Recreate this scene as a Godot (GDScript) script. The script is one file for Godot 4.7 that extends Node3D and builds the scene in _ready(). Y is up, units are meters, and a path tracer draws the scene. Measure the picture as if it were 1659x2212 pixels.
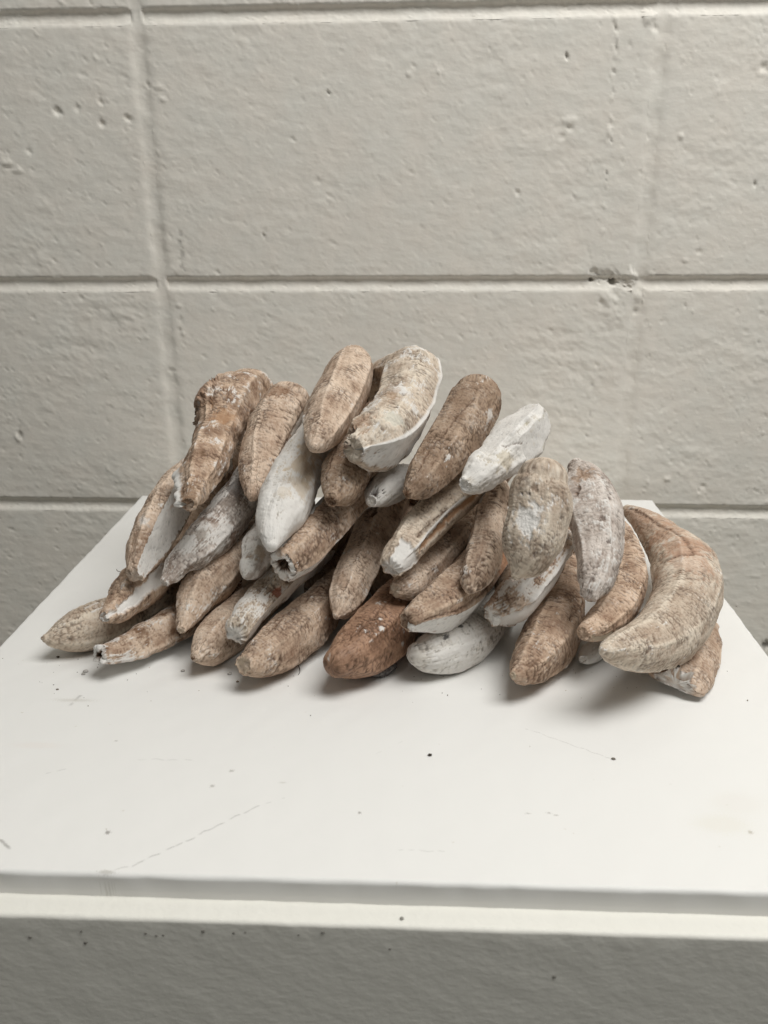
extends Node3D
# A pile of plaster banana casts on a white plinth against a painted block wall. Metres, y up; lengths inside the mesh code are millimetres.

const TOP := 0.914            # height of the plinth top above the floor
const MM := 0.001
const BLOCK := Vector2(0.4064, 0.2032)
const JOINT_TOP := 1.3003     # a bed joint of the wall; the others lie a block apart

var lump := FastNoiseLite.new()     # three-dimensional noises, in units of their own features
var fine := FastNoiseLite.new()
var wrinkle := FastNoiseLite.new()
var cloudy := FastNoiseLite.new()
var cells := FastNoiseLite.new()
var M := {}
var wall_marks := []
var jobs := []
var made := []

func _ready():
	# camera
	var cam := Camera3D.new()
	cam.name = "camera"
	add_child(cam)
	cam.position = Vector3(0.2330, 1.1677, 0.7507)
	cam.rotation_order = EULER_ORDER_YXZ
	cam.rotation_degrees = Vector3(-20.291, 3.213, -0.436)
	cam.near = 0.02
	cam.far = 30.0
	var lens := CameraAttributesPhysical.new()
	lens.frustum_focal_length = 20.0702
	lens.frustum_focus_distance = 0.50
	lens.exposure_aperture = 9.5
	cam.attributes = lens
	cam.fov = 61.750
	cam.current = true
	# air, exposure and the general light of the room
	var we := WorldEnvironment.new()
	we.name = "room_light"
	var env := Environment.new()
	env.background_mode = Environment.BG_COLOR
	env.background_color = Color(0.140, 0.139, 0.130).linear_to_srgb()
	env.tonemap_mode = Environment.TONE_MAPPER_LINEAR
	env.tonemap_exposure = 1.04
	env.sdfgi_enabled = true
	env.ssao_enabled = true
	env.ssil_enabled = true
	we.environment = env
	add_child(we)
	ceiling_lamp(Vector3(0.84, 2.42, 0.68), Vector2(1.2, 0.7), 2.36)

	noises()
	materials()
	marks_of_the_wall()
	setting()
	casts()
	run_jobs()
	plinth()
	litter()

func ceiling_lamp(at, size, energy):
	var t = thing("ceiling_lamp", "flat white ceiling lamp panel hanging above the plinth, outside the picture", "lamp", at)
	var h := BoxMesh.new()
	h.size = Vector3(size.x + 0.04, 0.06, size.y + 0.04)
	var hm = mat(Color(0.8, 0.8, 0.78), 0.5)
	var hi = obj("housing", h, hm, t)
	hi.position.y = 0.034
	var d := BoxMesh.new()
	d.size = Vector3(size.x, 0.006, size.y)
	var dm = mat(Color(0.9, 0.9, 0.88), 0.6)
	dm.emission_enabled = true
	dm.emission = Color(1.0, 0.96, 0.9)
	dm.emission_energy_multiplier = 0.8
	obj("diffuser", d, dm, t)
	var l := AreaLight3D.new()
	l.name = "lamp_light"
	l.area_size = size
	l.area_normalize_energy = true
	l.light_color = Color(1.0, 1.0, 0.992)
	l.light_energy = energy
	l.area_range = 6.0
	l.area_attenuation = 2.0
	l.shadow_enabled = true
	t.add_child(l)
	l.position.y = -0.006
	l.rotation_degrees.x = -90.0

# ---------------------------------------------------------------- helpers
func noises():
	var k := 0
	for n in [lump, fine, wrinkle, cloudy]:
		n.seed = 11 + k * 7
		n.noise_type = FastNoiseLite.TYPE_SIMPLEX_SMOOTH if k != 1 else FastNoiseLite.TYPE_SIMPLEX
		n.frequency = 1.0
		n.fractal_type = FastNoiseLite.FRACTAL_NONE
		k += 1
	cells.seed = 51
	cells.noise_type = FastNoiseLite.TYPE_CELLULAR
	cells.frequency = 1.0
	cells.fractal_type = FastNoiseLite.FRACTAL_NONE
	cells.cellular_return_type = FastNoiseLite.RETURN_DISTANCE2_SUB
	cells.cellular_jitter = 0.9
	cloudy.fractal_type = FastNoiseLite.FRACTAL_FBM
	cloudy.fractal_octaves = 4
	cloudy.fractal_gain = 0.55

func mat(c, rough):
	var m := StandardMaterial3D.new()
	m.albedo_color = c.linear_to_srgb()
	m.roughness = rough
	m.metallic_specular = 0.35
	return m

func grain(frequency, octaves, strength, side = 512):
	var n := FastNoiseLite.new()
	n.seed = 5
	n.frequency = frequency
	n.fractal_octaves = octaves
	var t := NoiseTexture2D.new()
	t.width = side
	t.height = side
	t.seamless = true
	t.as_normal_map = true
	t.bump_strength = strength
	t.noise = n
	return t

func materials():
	var skin_grain = grain(0.03, 4, 6.0)
	var wall_grain = grain(0.012, 4, 5.0)
	for k in [["skin", 0.82], ["waxy", 0.5], ["plaster", 0.9], ["tip", 0.9]]:
		var m = mat(Color(1, 1, 1), k[1])
		m.vertex_color_use_as_albedo = true
		m.uv1_triplanar = true
		m.uv1_scale = Vector3.ONE * 36.0
		m.normal_enabled = true
		m.normal_texture = skin_grain
		m.normal_scale = 0.5 if k[0] == "plaster" else 1.0
		M[k[0]] = m
	var w = mat(Color(1, 1, 1), 0.62)
	w.vertex_color_use_as_albedo = true
	w.uv1_triplanar = true
	w.uv1_world_triplanar = true
	w.uv1_scale = Vector3(7.0, 12.0, 7.0)
	w.normal_enabled = true
	w.normal_texture = wall_grain
	w.normal_scale = 0.42
	M.wall = w
	var p = mat(Color(0.80, 0.785, 0.725), 0.55)
	p.uv1_triplanar = true
	p.uv1_world_triplanar = true
	p.uv1_scale = Vector3.ONE * 9.0
	p.normal_enabled = true
	p.normal_texture = wall_grain
	p.normal_scale = 0.22
	M.paint = p
	var f = p.duplicate()
	f.normal_texture = grain(0.035, 4, 6.0)
	f.uv1_scale = Vector3(8.0, 12.0, 8.0)
	f.normal_scale = 0.13
	M.panel_paint = f

func thing(called, label, category, at = Vector3.ZERO, group = ""):
	var o := Node3D.new()
	o.name = called
	add_child(o, true)
	o.position = at
	o.set_meta("label", label)
	o.set_meta("category", category)
	if group:
		o.set_meta("group", group)
	return o

func obj(called, mesh, material, parent):
	var o := MeshInstance3D.new()
	o.name = called
	o.mesh = mesh
	o.material_override = null
	for k in mesh.get_surface_count():
		o.set_surface_override_material(k, material)
	parent.add_child(o, true)
	return o

func array_mesh(v, n, c, idx):
	var a := []
	a.resize(Mesh.ARRAY_MAX)
	a[Mesh.ARRAY_VERTEX] = v
	a[Mesh.ARRAY_NORMAL] = n
	if c != null:
		a[Mesh.ARRAY_COLOR] = c
	a[Mesh.ARRAY_INDEX] = idx
	var m := ArrayMesh.new()
	m.add_surface_from_arrays(Mesh.PRIMITIVE_TRIANGLES, a)
	return m

func run_jobs():
	# every mesh is computed on its own, so the order in which the threads finish does not matter
	made.resize(jobs.size())
	var g = WorkerThreadPool.add_group_task(work, jobs.size())
	WorkerThreadPool.wait_for_group_task_completion(g)
	for k in jobs.size():
		for part in made[k]:
			obj(part.name, array_mesh(part.v, part.n, part.c, part.i), M[part.m], jobs[k].parent)

func work(k):
	var j = jobs[k]
	made[k] = sheet(j) if j.what == "sheet" else banana(j)

func grid_normals(v: PackedVector3Array, rows: int, cols: int, wrap: bool, inset := 0) -> PackedVector3Array:
	var n := PackedVector3Array()
	n.resize(v.size())
	for i in rows:
		var row := clampi(i, inset, rows - 1 - inset)
		var a: int = maxi(row - 1, inset) * cols
		var b: int = mini(row + 1, rows - 1 - inset) * cols
		for j in cols:
			var col := j if wrap else clampi(j, inset, cols - 1 - inset)
			var l: int = col - 1
			var r: int = col + 1
			if wrap:
				l = (l + cols) % cols
				r = r % cols
			else:
				l = maxi(l, inset)
				r = mini(r, cols - 1 - inset)
			var o: int = row * cols
			var d := (v[o + r] - v[o + l]).cross(v[b + col] - v[a + col])
			n[i * cols + j] = d.normalized() if d.length_squared() > 1e-24 else Vector3.UP
	return n

# ---------------------------------------------------------------- the wall
func marks_of_the_wall():
	# pits (positive depth), lumps (negative) and grime on the paint: x, y in mm from the corner of the joints, radius, depth, darkness, stretch in height
	wall_marks.append([-73, 1234, 3.0, 2.1, 0.00, 1.0])
	wall_marks.append([-56, 1236, 2.2, 1.3, 0.00, 1.0])
	wall_marks.append([-36, 1240, 2.0, 1.3, 0.00, 1.0])
	wall_marks.append([-37, 1224, 2.6, 1.6, 0.00, 1.0])
	wall_marks.append([-15, 1228, 2.4, 1.6, 0.00, 1.0])
	wall_marks.append([-48, 1260, 4.0, 0.8, 0.00, 0.4])
	wall_marks.append([-101, 1204, 2.5, 1.0, 0.00, 1.0])
	wall_marks.append([-121, 1195, 5.0, -1.0, 0.00, 0.5])
	wall_marks.append([-112, 1189, 5.0, -1.0, 0.00, 0.4])
	wall_marks.append([-120, 1192, 4.0, 0.8, 0.00, 0.4])
	wall_marks.append([149, 1245, 1.1, 1.8, 0.40, 1.0])
	wall_marks.append([91, 1137, 1.0, 1.4, 0.30, 2.0])
	wall_marks.append([119, 1211, 2.0, 1.0, 0.00, 0.6])
	wall_marks.append([50, 1107, 2.0, 1.1, 0.00, 0.7])
	wall_marks.append([13, 1250, 4.0, -0.8, 0.00, 0.4])
	wall_marks.append([4, 1252, 2.0, 1.0, 0.00, 1.0])
	wall_marks.append([15, 1241, 3.0, -1.0, 0.00, 0.6])
	wall_marks.append([335, 1268, 1.6, 2.4, 0.30, 1.3])
	wall_marks.append([213, 1257, 2.0, -1.0, 0.00, 0.8])
	wall_marks.append([236, 1258, 1.6, -0.8, 0.00, 0.8])
	wall_marks.append([302, 1169, 1.8, 1.4, 0.00, 1.0])
	wall_marks.append([429, 1210, 2.6, -1.0, 0.00, 0.8])
	wall_marks.append([491, 1174, 1.6, 1.6, 0.20, 1.0])
	wall_marks.append([486, 1258, 3.0, 1.6, 0.00, 0.8])
	wall_marks.append([395, 1294, 5.0, -1.3, 0.00, 1.0])
	wall_marks.append([401, 1286, 3.0, 1.2, 0.00, 0.7])
	wall_marks.append([340, 1222, 6.0, -0.8, 0.00, 0.5])
	wall_marks.append([336, 1211, 3.0, 0.8, 0.00, 0.5])
	wall_marks.append([341, 1217, 3.0, 0.8, 0.00, 0.6])
	wall_marks.append([370, 1293, 1.6, -0.7, 0.00, 1.5])
	wall_marks.append([371, 1286, 1.2, 1.3, 0.30, 1.5])
	wall_marks.append([373, 1280, 1.4, -0.8, 0.00, 1.6])
	wall_marks.append([373, 1272, 0.9, 1.1, 0.25, 2.5])
	wall_marks.append([372, 1264, 0.9, 1.0, 0.25, 3.0])
	wall_marks.append([372, 1256, 1.1, 1.3, 0.35, 1.0])
	wall_marks.append([372, 1243, 1.1, 1.0, 0.20, 1.5])
	wall_marks.append([372, 1237, 1.3, -0.7, 0.00, 1.4])
	wall_marks.append([373, 1224, 1.2, -0.8, 0.00, 1.5])
	wall_marks.append([372, 1214, 2.0, -0.8, 0.00, 2.2])
	wall_marks.append([374, 1207, 1.0, 1.4, 0.50, 1.2])
	wall_marks.append([373, 1183, 1.0, 1.1, 0.35, 1.6])
	wall_marks.append([373, 1177, 1.6, -0.7, 0.00, 1.8])
	wall_marks.append([373, 1178, 0.8, 1.0, 0.40, 1.5])
	wall_marks.append([373, 1158, 1.2, -0.7, 0.00, 1.3])
	wall_marks.append([373, 1138, 2.0, -0.7, 0.00, 1.4])
	wall_marks.append([374, 1135, 1.0, 0.8, 0.20, 0.8])
	wall_marks.append([372, 1019, 1.4, -0.6, 0.00, 2.5])
	wall_marks.append([372, 1003, 1.6, -0.6, 0.00, 3.0])
	wall_marks.append([374, 1011, 0.9, 1.0, 0.20, 2.0])
	wall_marks.append([374, 984, 1.0, 0.8, 0.20, 2.5])
	wall_marks.append([373, 965, 0.9, 0.8, 0.25, 1.5])
	wall_marks.append([367, 1100, 2.2, 3.6, 0.50, 1.0])
	wall_marks.append([385, 1098, 3.4, 4.8, 0.50, 1.0])
	wall_marks.append([369, 1106, 4.0, 2.1, 0.00, 1.0])
	wall_marks.append([379, 1103, 9.0, 1.8, 0.00, 0.5])
	wall_marks.append([381, 1084, 5.0, -1.1, 0.00, 1.3])
	wall_marks.append([377, 1081, 3.0, 1.3, 0.00, 1.0])
	wall_marks.append([388, 1089, 5.0, 1.3, 0.00, 0.8])
	wall_marks.append([400, 1101, 5.0, -2.4, 0.00, 1.3])
	wall_marks.append([407, 1086, 4.0, -1.1, 0.00, 1.0])
	wall_marks.append([406, 1074, 1.8, 1.3, 0.20, 0.9])
	wall_marks.append([20, 1138, 2.0, 0.4, 0.35, 1.2])
	wall_marks.append([19, 1131, 2.2, 0.3, 0.30, 1.6])
	wall_marks.append([20, 1122, 2.2, 0.3, 0.35, 1.8])
	wall_marks.append([19, 1112, 1.6, 0.3, 0.35, 1.8])
	wall_marks.append([21, 1108, 1.0, 0.5, 0.40, 1.0])
	wall_marks.append([13, 1079, 2.4, -1.0, 0.00, 0.7])
	wall_marks.append([14, 1067, 2.0, 0.8, 0.10, 1.0])
	wall_marks.append([12, 1058, 2.0, 0.8, 0.15, 1.0])
	wall_marks.append([15, 1055, 2.0, -0.8, 0.00, 1.0])
	wall_marks.append([-149, 959, 3.0, -1.4, 0.00, 1.2])
	wall_marks.append([-147, 961, 2.4, 1.8, 0.35, 1.6])
	wall_marks.append([1, 1022, 3.0, 1.0, 0.00, 0.6])
	wall_marks.append([-72, 1085, 2.0, 1.0, 0.00, 0.7])
	wall_marks.append([512, 1048, 1.2, 0.8, 0.30, 1.0])
	wall_marks.append([431, 922, 2.0, -0.8, 0.00, 0.6])
	wall_marks.append([510, 827, 5.0, -0.8, 0.00, 0.3])
	wall_marks.append([539, 830, 4.0, -0.6, 0.00, 0.3])
	wall_marks.append([560, 756, 4.0, 3.2, 0.60, 1.2])
	wall_marks.append([443, 1116, 2.5, -0.9, 0.00, 0.5])
	wall_marks.append([453, 1122, 2.5, 1.0, 0.00, 0.5])
	wall_marks.append([448, 925, 4.0, -1.1, 0.00, 0.5])
	wall_marks.append([481, 918, 4.0, 1.1, 0.00, 0.4])

# a sheet of paint over a block face or a mortar joint: x, y, w, h in mm, z its level; edges roll off by `roll` on the sides named
func sheet(j):
	var x0: float = j.x
	var y0: float = j.y
	var nx: int = maxi(3, int(j.w / j.step) + 1)
	var ny: int = maxi(3, int(j.h / (minf(j.step, 0.65) if j.bed else j.step)) + 1)
	var cols: int = nx + 2
	var rows: int = ny + 2
	var v := PackedVector3Array()
	var c := PackedColorArray()
	v.resize(cols * rows)
	c.resize(cols * rows)
	var near := []
	for m in wall_marks:
		if m[0] > x0 - 12 and m[0] < x0 + j.w + 12 and m[1] > y0 - 12 - m[2] * m[5] and m[1] < y0 + j.h + 12 + m[2] * m[5]:
			near.append(m)
	var base := Color(0.86, 0.823, 0.752)
	var rough: float = j.rough
	for i in rows:
		for k in cols:
			var fx: float = clampf((k - 1.0) / (nx - 1), 0, 1)
			var fy: float = clampf((i - 1.0) / (ny - 1), 0, 1)
			var x: float = x0 + fx * j.w
			var y: float = y0 + fy * j.h
			var z: float = j.z
			var lum := 1.0
			if k == 0 or k == cols - 1 or i == 0 or i == rows - 1:
				z = -14.0
			else:
				var a := lump.get_noise_3d(x / 34.0, y / 17.0, j.seed)
				var b := lump.get_noise_3d(x / 10.0, y / 4.6, j.seed + 9.0)
				var d := lump.get_noise_3d(x / 4.6, y / 2.6, j.seed + 19.0)
				var patch := clampf(cloudy.get_noise_3d(x / 120.0, y / 90.0, j.seed) * 1.6 + 0.55, 0.25, 1.3)
				var side: float = clampf(minf(x - x0, x0 + j.w - x) / 9.0, 0.0, 1.0) if j.fade else 1.0
				z += rough * patch * (a * 0.42 * side + b * 0.25 * (0.4 + 0.6 * side) + d * 0.20)
				z -= maxf(head_joint(x, y), bed_joint(x, y) if absf(x - 0.0) > 5.0 or j.bed else 0.0)
				var spot := lump.get_noise_3d(x / 7.0, y / 5.0, j.seed + 40.0)
				if spot > 0.70:
					z -= (spot - 0.70) * 3.4 * rough
				elif spot < -0.74:
					z += (-0.74 - spot) * 3.0 * rough
				if j.roll_y > 0.0:
					var e: float = minf(y - y0, y0 + j.h - y) + 1.1 * lump.get_noise_3d(x / 9.0, y / 6.0, 91.0)
					if e < j.roll_y:
						var q: float = clampf((j.roll_y - e) / j.roll_y, 0, 1)
						z -= j.roll_y * 1.0 * (1.0 - sqrt(1.0 - q * q * 0.98))
				for m in near:
					var dx: float = (x - m[0]) / m[2]
					var dy: float = (y - m[1]) / (m[2] * m[5])
					var r2 := dx * dx + dy * dy
					if r2 < 2.6:
						r2 *= 1.0 + 0.6 * lump.get_noise_3d(x / 2.4, y / 2.4, 5.0) + 0.5 * lump.get_noise_3d(x / 5.0, y / 4.0, 25.0)
						var s := exp(-r2 * r2 * 1.5)
						z -= m[3] * s
						lum *= 1.0 - m[4] * s
			v[i * cols + k] = Vector3(x * MM - j.at.x, y * MM - j.at.y, z * MM)
			var warm := 0.02 * cloudy.get_noise_3d(x / 45.0, y / 45.0, 63.0)
			var t := 1.0 + 0.03 * cloudy.get_noise_3d(x / 60.0, y / 60.0, 3.0)
			c[i * cols + k] = Color(base.r * (t + warm) * lum, base.g * t * lum, base.b * (t - warm * 0.5) * lum)
	var idx := PackedInt32Array()
	idx.resize((rows - 1) * (cols - 1) * 6)
	var p := 0
	for i in rows - 1:
		for k in cols - 1:
			var o: int = i * cols + k
			idx[p] = o
			idx[p + 1] = o + cols
			idx[p + 2] = o + 1
			idx[p + 3] = o + 1
			idx[p + 4] = o + cols
			idx[p + 5] = o + cols + 1
			p += 6
	return [{"name": j.name, "v": v, "n": grid_normals(v, rows, cols, false, 1), "c": c, "i": idx, "m": "wall"}]

# the bed joints are struck to a shallow hollow
func bed_joint(x: float, y: float) -> float:
	var bh := BLOCK.y * 1000.0
	var row := roundf((y - JOINT_TOP * 1000.0) / bh)
	var dy := y - JOINT_TOP * 1000.0 - row * bh + 0.5 * lump.get_noise_2d(x / 26.0, row * 7.0) + 0.35 * lump.get_noise_2d(x / 5.0, row * 3.0 + 1.0)
	# struck joint: steep under the upper block, a long slope up to the lower one
	var u := (dy - 2.2) / 3.9 if dy > 2.2 else (2.2 - dy) / 8.4
	return 3.1 * (1.0 + 0.12 * lump.get_noise_2d(x / 40.0, row * 5.0 + 2.0)) * maxf(1.0 - u * u, 0.0)

# how deep the painted-over upright joints lie below the face: clear at the left, nearly filled at the right
func head_joint(x: float, y: float) -> float:
	var col := roundf(x / (BLOCK.x * 1000.0))
	var dx := x - col * BLOCK.x * 1000.0 + 1.2 * lump.get_noise_2d(y / 16.0, col * 9.0)
	if absf(dx) > 16.0:
		return 0.0
	var deep := 1.15 if col == 1.0 else 1.5
	deep *= 1.0 + 0.45 * lump.get_noise_2d(y / 30.0, 40.0 + col)
	return deep * exp(-pow(absf(dx) / 6.2, 3.0))

func setting():
	var floor_mesh := BoxMesh.new()
	floor_mesh.size = Vector3(2.8, 0.1, 2.2)
	var f = obj("floor", floor_mesh, mat(Color(0.25, 0.24, 0.22), 0.7), self)
	f.position = Vector3(0.2, -0.05, 1.05)
	f.set_meta("label", "grey floor under the plinth, outside the picture")
	f.set_meta("category", "floor")
	f.set_meta("kind", "structure")
	var wall = thing("block_wall", "wall of large concrete blocks under thick off-white paint behind the plinth", "wall", Vector3(0.2, 0, 0))
	wall.set_meta("kind", "structure")
	var bw := BLOCK.x * 1000.0
	var bh := BLOCK.y * 1000.0
	for row in range(-6, 3):
		for col in range(-2, 3):
			var y0: float = JOINT_TOP * 1000.0 + row * bh
			var low: float = maxf(y0, 0.0)
			var seen: bool = row >= -3 and row <= 0 and col >= -1 and col <= 1
			var g := 4.6
			var half: float = g if col * bw != 0.0 else 4.2
			jobs.append({"what": "sheet", "name": "concrete_block", "parent": wall, "at": Vector3(0.2, 0, 0), "x": col * bw + half, "w": bw - half - g, "y": low + g, "h": y0 + bh - low - 2 * g, "z": 0.0,
				"step": 1.7 if seen else 9.0, "seed": row * 13.7 + col * 31.1, "rough": 1.0 if row < -1 or col < 0 else 0.7, "roll_y": 0.0, "fade": true, "bed": false})
	for row in range(-6, 3):
		var y0: float = JOINT_TOP * 1000.0 + row * bh
		for col in range(-2, 3):
			if y0 > 20.0:
				var seen: bool = row >= -3 and row <= 1 and col >= -1 and col <= 1
				jobs.append({"what": "sheet", "name": "mortar_joint", "parent": wall, "at": Vector3(0.2, 0, 0), "x": col * bw + 4.0, "w": bw - 8.0, "y": y0 - 6.4, "h": 12.8, "z": -0.05,
					"step": 1.3 if seen else 5.0, "seed": row * 3.3 + 200.0, "rough": 0.6, "roll_y": 0.0, "fade": false, "bed": true})
	for col in range(-1, 3):
		jobs.append({"what": "sheet", "name": "mortar_joint", "parent": wall, "at": Vector3(0.2, 0, 0), "x": col * bw - 5.4, "w": 10.8, "y": 10.0, "h": 1690.0, "z": -0.05,
			"step": 1.8, "seed": col * 5.1 + 300.0, "rough": 0.8, "roll_y": 0.0, "fade": false, "bed": false})

func casts():
	cast("banana_cast", "pale tan pointed cast lying on the plinth, leftmost of the bottom row", "pale", [[12.7, 15.7, 324.0, 2.3], [15.6, 14.8, 321.5, 5.5], [23.6, 13.6, 313.9, 11.1], [33.6, 13.3, 304.0, 14.3], [44.3, 13.7, 293.3, 13.8], [53.6, 15.2, 283.4, 12.2], [63.5, 17.1, 273.1, 11.0], [70.5, 10.4, 249.0, 10.8], [77.5, 7.5, 224.8, 7.9]],
		{"rings": 0.7, "near": "nib", "ridge": 0.6, "facet": 0.35, "lumpy": 0.6})
	cast("banana_cast", "hollow half shell with brown stains and cream patches, second from left on the plinth", "orange", [[52.0, 14.6, 341.0, 7.3], [57.7, 12.0, 334.0, 8.6], [65.1, 10.9, 323.3, 10.3], [75.5, 10.8, 307.1, 11.6], [84.2, 12.0, 292.9, 12.1], [93.1, 14.2, 277.9, 11.4], [98.4, 10.6, 253.2, 11.1], [103.6, 7.8, 228.6, 8.2]],
		{"near": "hole", "stain": 0.8, "white": -0.12, "shave": [[128, 0.45, -1.0, 2.0]], "lumpy": 1.3, "rings": 0.2})
	cast("banana_cast", "short brown cast with a bare white strip, resting on the leftmost pale cast", "umber", [[53.5, 34.3, 330.8, 4.1], [56.5, 34.4, 322.1, 7.7], [60.3, 37.1, 307.3, 11.9], [64.6, 39.4, 293.8, 13.8], [70.6, 41.6, 278.6, 12.7], [74.6, 35.3, 253.7, 12.4], [78.6, 29.0, 228.8, 9.1]],
		{"near": "cut", "peel": [[14, 58, -0.2, 0.8, 1.6, PLASTER]], "lumpy": 1.2, "rings": 0.4, "ridge": 0.8, "tip": PLASTER * 0.8})
	cast("banana_cast", "steep pinkish half cast with a broad smooth white cut side, left edge of the pile", "tan", [[68.6, 55.5, 317.3, 6.6], [69.5, 59.8, 309.2, 9.0], [71.1, 64.9, 299.5, 12.1], [74.1, 74.0, 283.4, 13.2], [79.1, 84.3, 265.2, 12.9], [85.1, 92.2, 250.3, 10.4], [89.1, 88.3, 224.9, 10.2], [93.0, 84.3, 199.5, 7.5]],
		{"near": "cut", "shave": [[60, 0.60, -1.0, 2.0]], "rings": 0.5, "facet": 0.7, "tip": Color(0.55, 0.47, 0.4), "spots": [[0.2, -20, 3, PLASTER, 0.6, 0.0], [0.13, -25, 5, Color(0.2, 0.11, 0.06), 0.5, 0.2]]})
	cast("banana_cast", "greyish white cast with dark mould spots and narrow neck, beside the steep pinkish half cast", "mauve", [[82.8, 48.0, 313.6, 2.7], [85.5, 50.5, 307.9, 5.6], [89.5, 54.6, 298.8, 8.0], [97.1, 58.9, 286.1, 11.9], [106.4, 66.5, 268.5, 13.5], [115.3, 76.8, 249.1, 12.8], [122.5, 86.8, 232.2, 11.3], [126.5, 83.1, 206.7, 11.1], [130.6, 79.5, 181.3, 8.1]],
		{"near": "cut", "white": 0.12, "stain": 0.5, "rings": 0.2, "facet": 0.8, "lumpy": 1.3, "tip": Color(0.5, 0.45, 0.4), "spots": [[0.5, -15, 9, Color(0.15, 0.13, 0.12), 0.75, 0.0], [0.62, -5, 9, Color(0.17, 0.15, 0.13), 0.75, 0.0], [0.4, -5, 6, Color(0.22, 0.18, 0.15), 0.7, 0.0], [0.72, -15, 7, Color(0.17, 0.15, 0.13), 0.6, 0.0], [0.22, 0, 4, Color(0.3, 0.24, 0.19), 0.6, 0.0]], "cracks": [[0.05, -70, 0.6, -72, 0.7, 0.9]]})
	cast("banana_cast", "smooth tan cast with a long narrow neck pointing down, under the greyish spotted cast", "tan", [[92.4, 21.4, 320.8, 3.0], [93.3, 23.9, 314.0, 6.1], [95.7, 29.7, 299.8, 10.9], [101.1, 35.0, 284.6, 14.1], [108.2, 40.9, 268.5, 13.7], [116.4, 46.4, 253.6, 13.0], [121.4, 41.3, 228.6, 12.7], [126.4, 36.3, 203.6, 9.3]],
		{"near": "cut", "rings": 0.12, "lumpy": 1.1, "facet": 0.7, "white": -0.3, "tip": Color(0.5, 0.42, 0.33)})
	cast("banana_cast", "smooth tan cast with a dark nib, on the plinth below the long necked cast", "tan", [[104.9, 14.7, 339.4, 3.2], [108.3, 13.4, 329.1, 10.1], [113.8, 13.2, 309.3, 14.0], [121.2, 14.1, 284.9, 13.9], [128.2, 15.8, 263.8, 12.7], [131.7, 11.8, 238.9, 12.4], [135.2, 8.7, 214.0, 9.1]],
		{"near": "nib", "rings": 0.15, "facet": 0.4, "lumpy": 0.7})
	cast("banana_cast", "broken white and cream shell with two long cracks and a red spot", "pale", [[129.6, 29.2, 334.7, 8.2], [132.2, 31.6, 325.1, 8.9], [137.3, 34.5, 311.8, 9.3], [145.2, 39.2, 293.9, 10.4], [153.3, 42.8, 279.7, 9.8], [158.4, 37.0, 254.8, 9.6], [163.5, 31.3, 230.0, 7.1]],
		{"near": "cut", "white": 0.05, "lumpy": 1.7, "rings": 0.3, "tip": PLASTER, "shave": [[80, 0.78, -1.0, 2.0]], "cracks": [[0.42, -35, 0.72, -28, 0.7, 1.4], [0.36, 22, 0.66, 40, 1.0, 1.8], [0.15, 40, 0.5, 52, 0.5, 0.8]], "spots": [[0.28, 25, 3.2, Color(0.34, 0.11, 0.06), 0.8, 0.3]], "fin": [[52, 2.0, 9, 0.0, 0.9]]})
	cast("banana_cast", "mottled brown cast with torn shoulder and rough dark tip, top left of the pile", "umber", [[102.5, 98.3, 320.5, 4.1], [101.6, 99.7, 302.5, 7.3], [99.7, 103.9, 271.2, 12.0], [97.9, 110.9, 234.0, 13.7], [97.3, 118.8, 201.1, 18.2], [99.3, 123.9, 178.4, 18.2], [105.5, 126.6, 154.0, 12.9], [111.7, 124.9, 137.9, 7.0]],
		{"near": "rough", "stain": 0.45, "lumpy": 1.9, "rings": 0.3, "facet": 0.8, "ridge": 0.7, "white": -0.25, "spots": [[0.66, -45, 9, Color(0.36, 0.22, 0.15), 0.6, -3.5], [0.6, -62, 4, Color(0.2, 0.13, 0.08), 0.7, 1.5], [0.02, 0, 8, Color(0.2, 0.12, 0.07), 0.7, 0.0], [0.5, 30, 7, Color(0.42, 0.24, 0.13), 0.6, 0.3]], "fin": [[-92, 4.5, 22, -0.1, 0.24]]})
	cast("banana_cast", "tan cast covered in cross wrinkles with an open right seam, second at top left", "tan", [[130.1, 90.0, 283.3, 3.9], [130.3, 94.4, 271.7, 9.2], [130.8, 104.7, 247.6, 14.6], [133.5, 115.6, 223.5, 16.5], [139.2, 125.1, 201.6, 16.0]],
		{"near": "point", "rings": 1.0, "facet": 0.6, "cracks": [[0.12, 62, 0.5, 66, 0.8, 1.5], [0.5, 66, 0.9, 74, 1.0, 1.5]], "peel": [[72, 110, 0.35, 0.95, 1.2, Color(0.62, 0.56, 0.5)]], "spots": [[0.9, -20, 8, Color(0.25, 0.14, 0.08), 0.6, 0.2]]})
	cast("plaster_cast", "plain white plaster cast with a little tan rubbed on it, below the top left casts", "white", [[149.4, 78.6, 332.2, 2.9], [148.4, 81.4, 322.4, 7.9], [150.0, 87.2, 300.9, 14.2], [153.1, 95.4, 274.5, 15.5], [158.1, 105.5, 245.4, 13.8], [164.5, 112.9, 223.8, 12.9]],
		{"near": "point", "white": 0.42, "rings": 0.15, "dashes": 1.3, "lumpy": 1.25, "facet": 0.2, "ridge": 0.1, "spots": [[0.5, 24, 10, Color(0.58, 0.47, 0.34), 0.7, 0.0], [0.36, 34, 8, Color(0.6, 0.49, 0.36), 0.6, 0.0], [0.28, 5, 5, Color(0.62, 0.54, 0.44), 0.5, 0.0], [0.66, 20, 8, Color(0.62, 0.5, 0.36), 0.6, 0.0], [0.36, -5, 4, Color(0.5, 0.45, 0.4), 0.4, 0.2]]})
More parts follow.
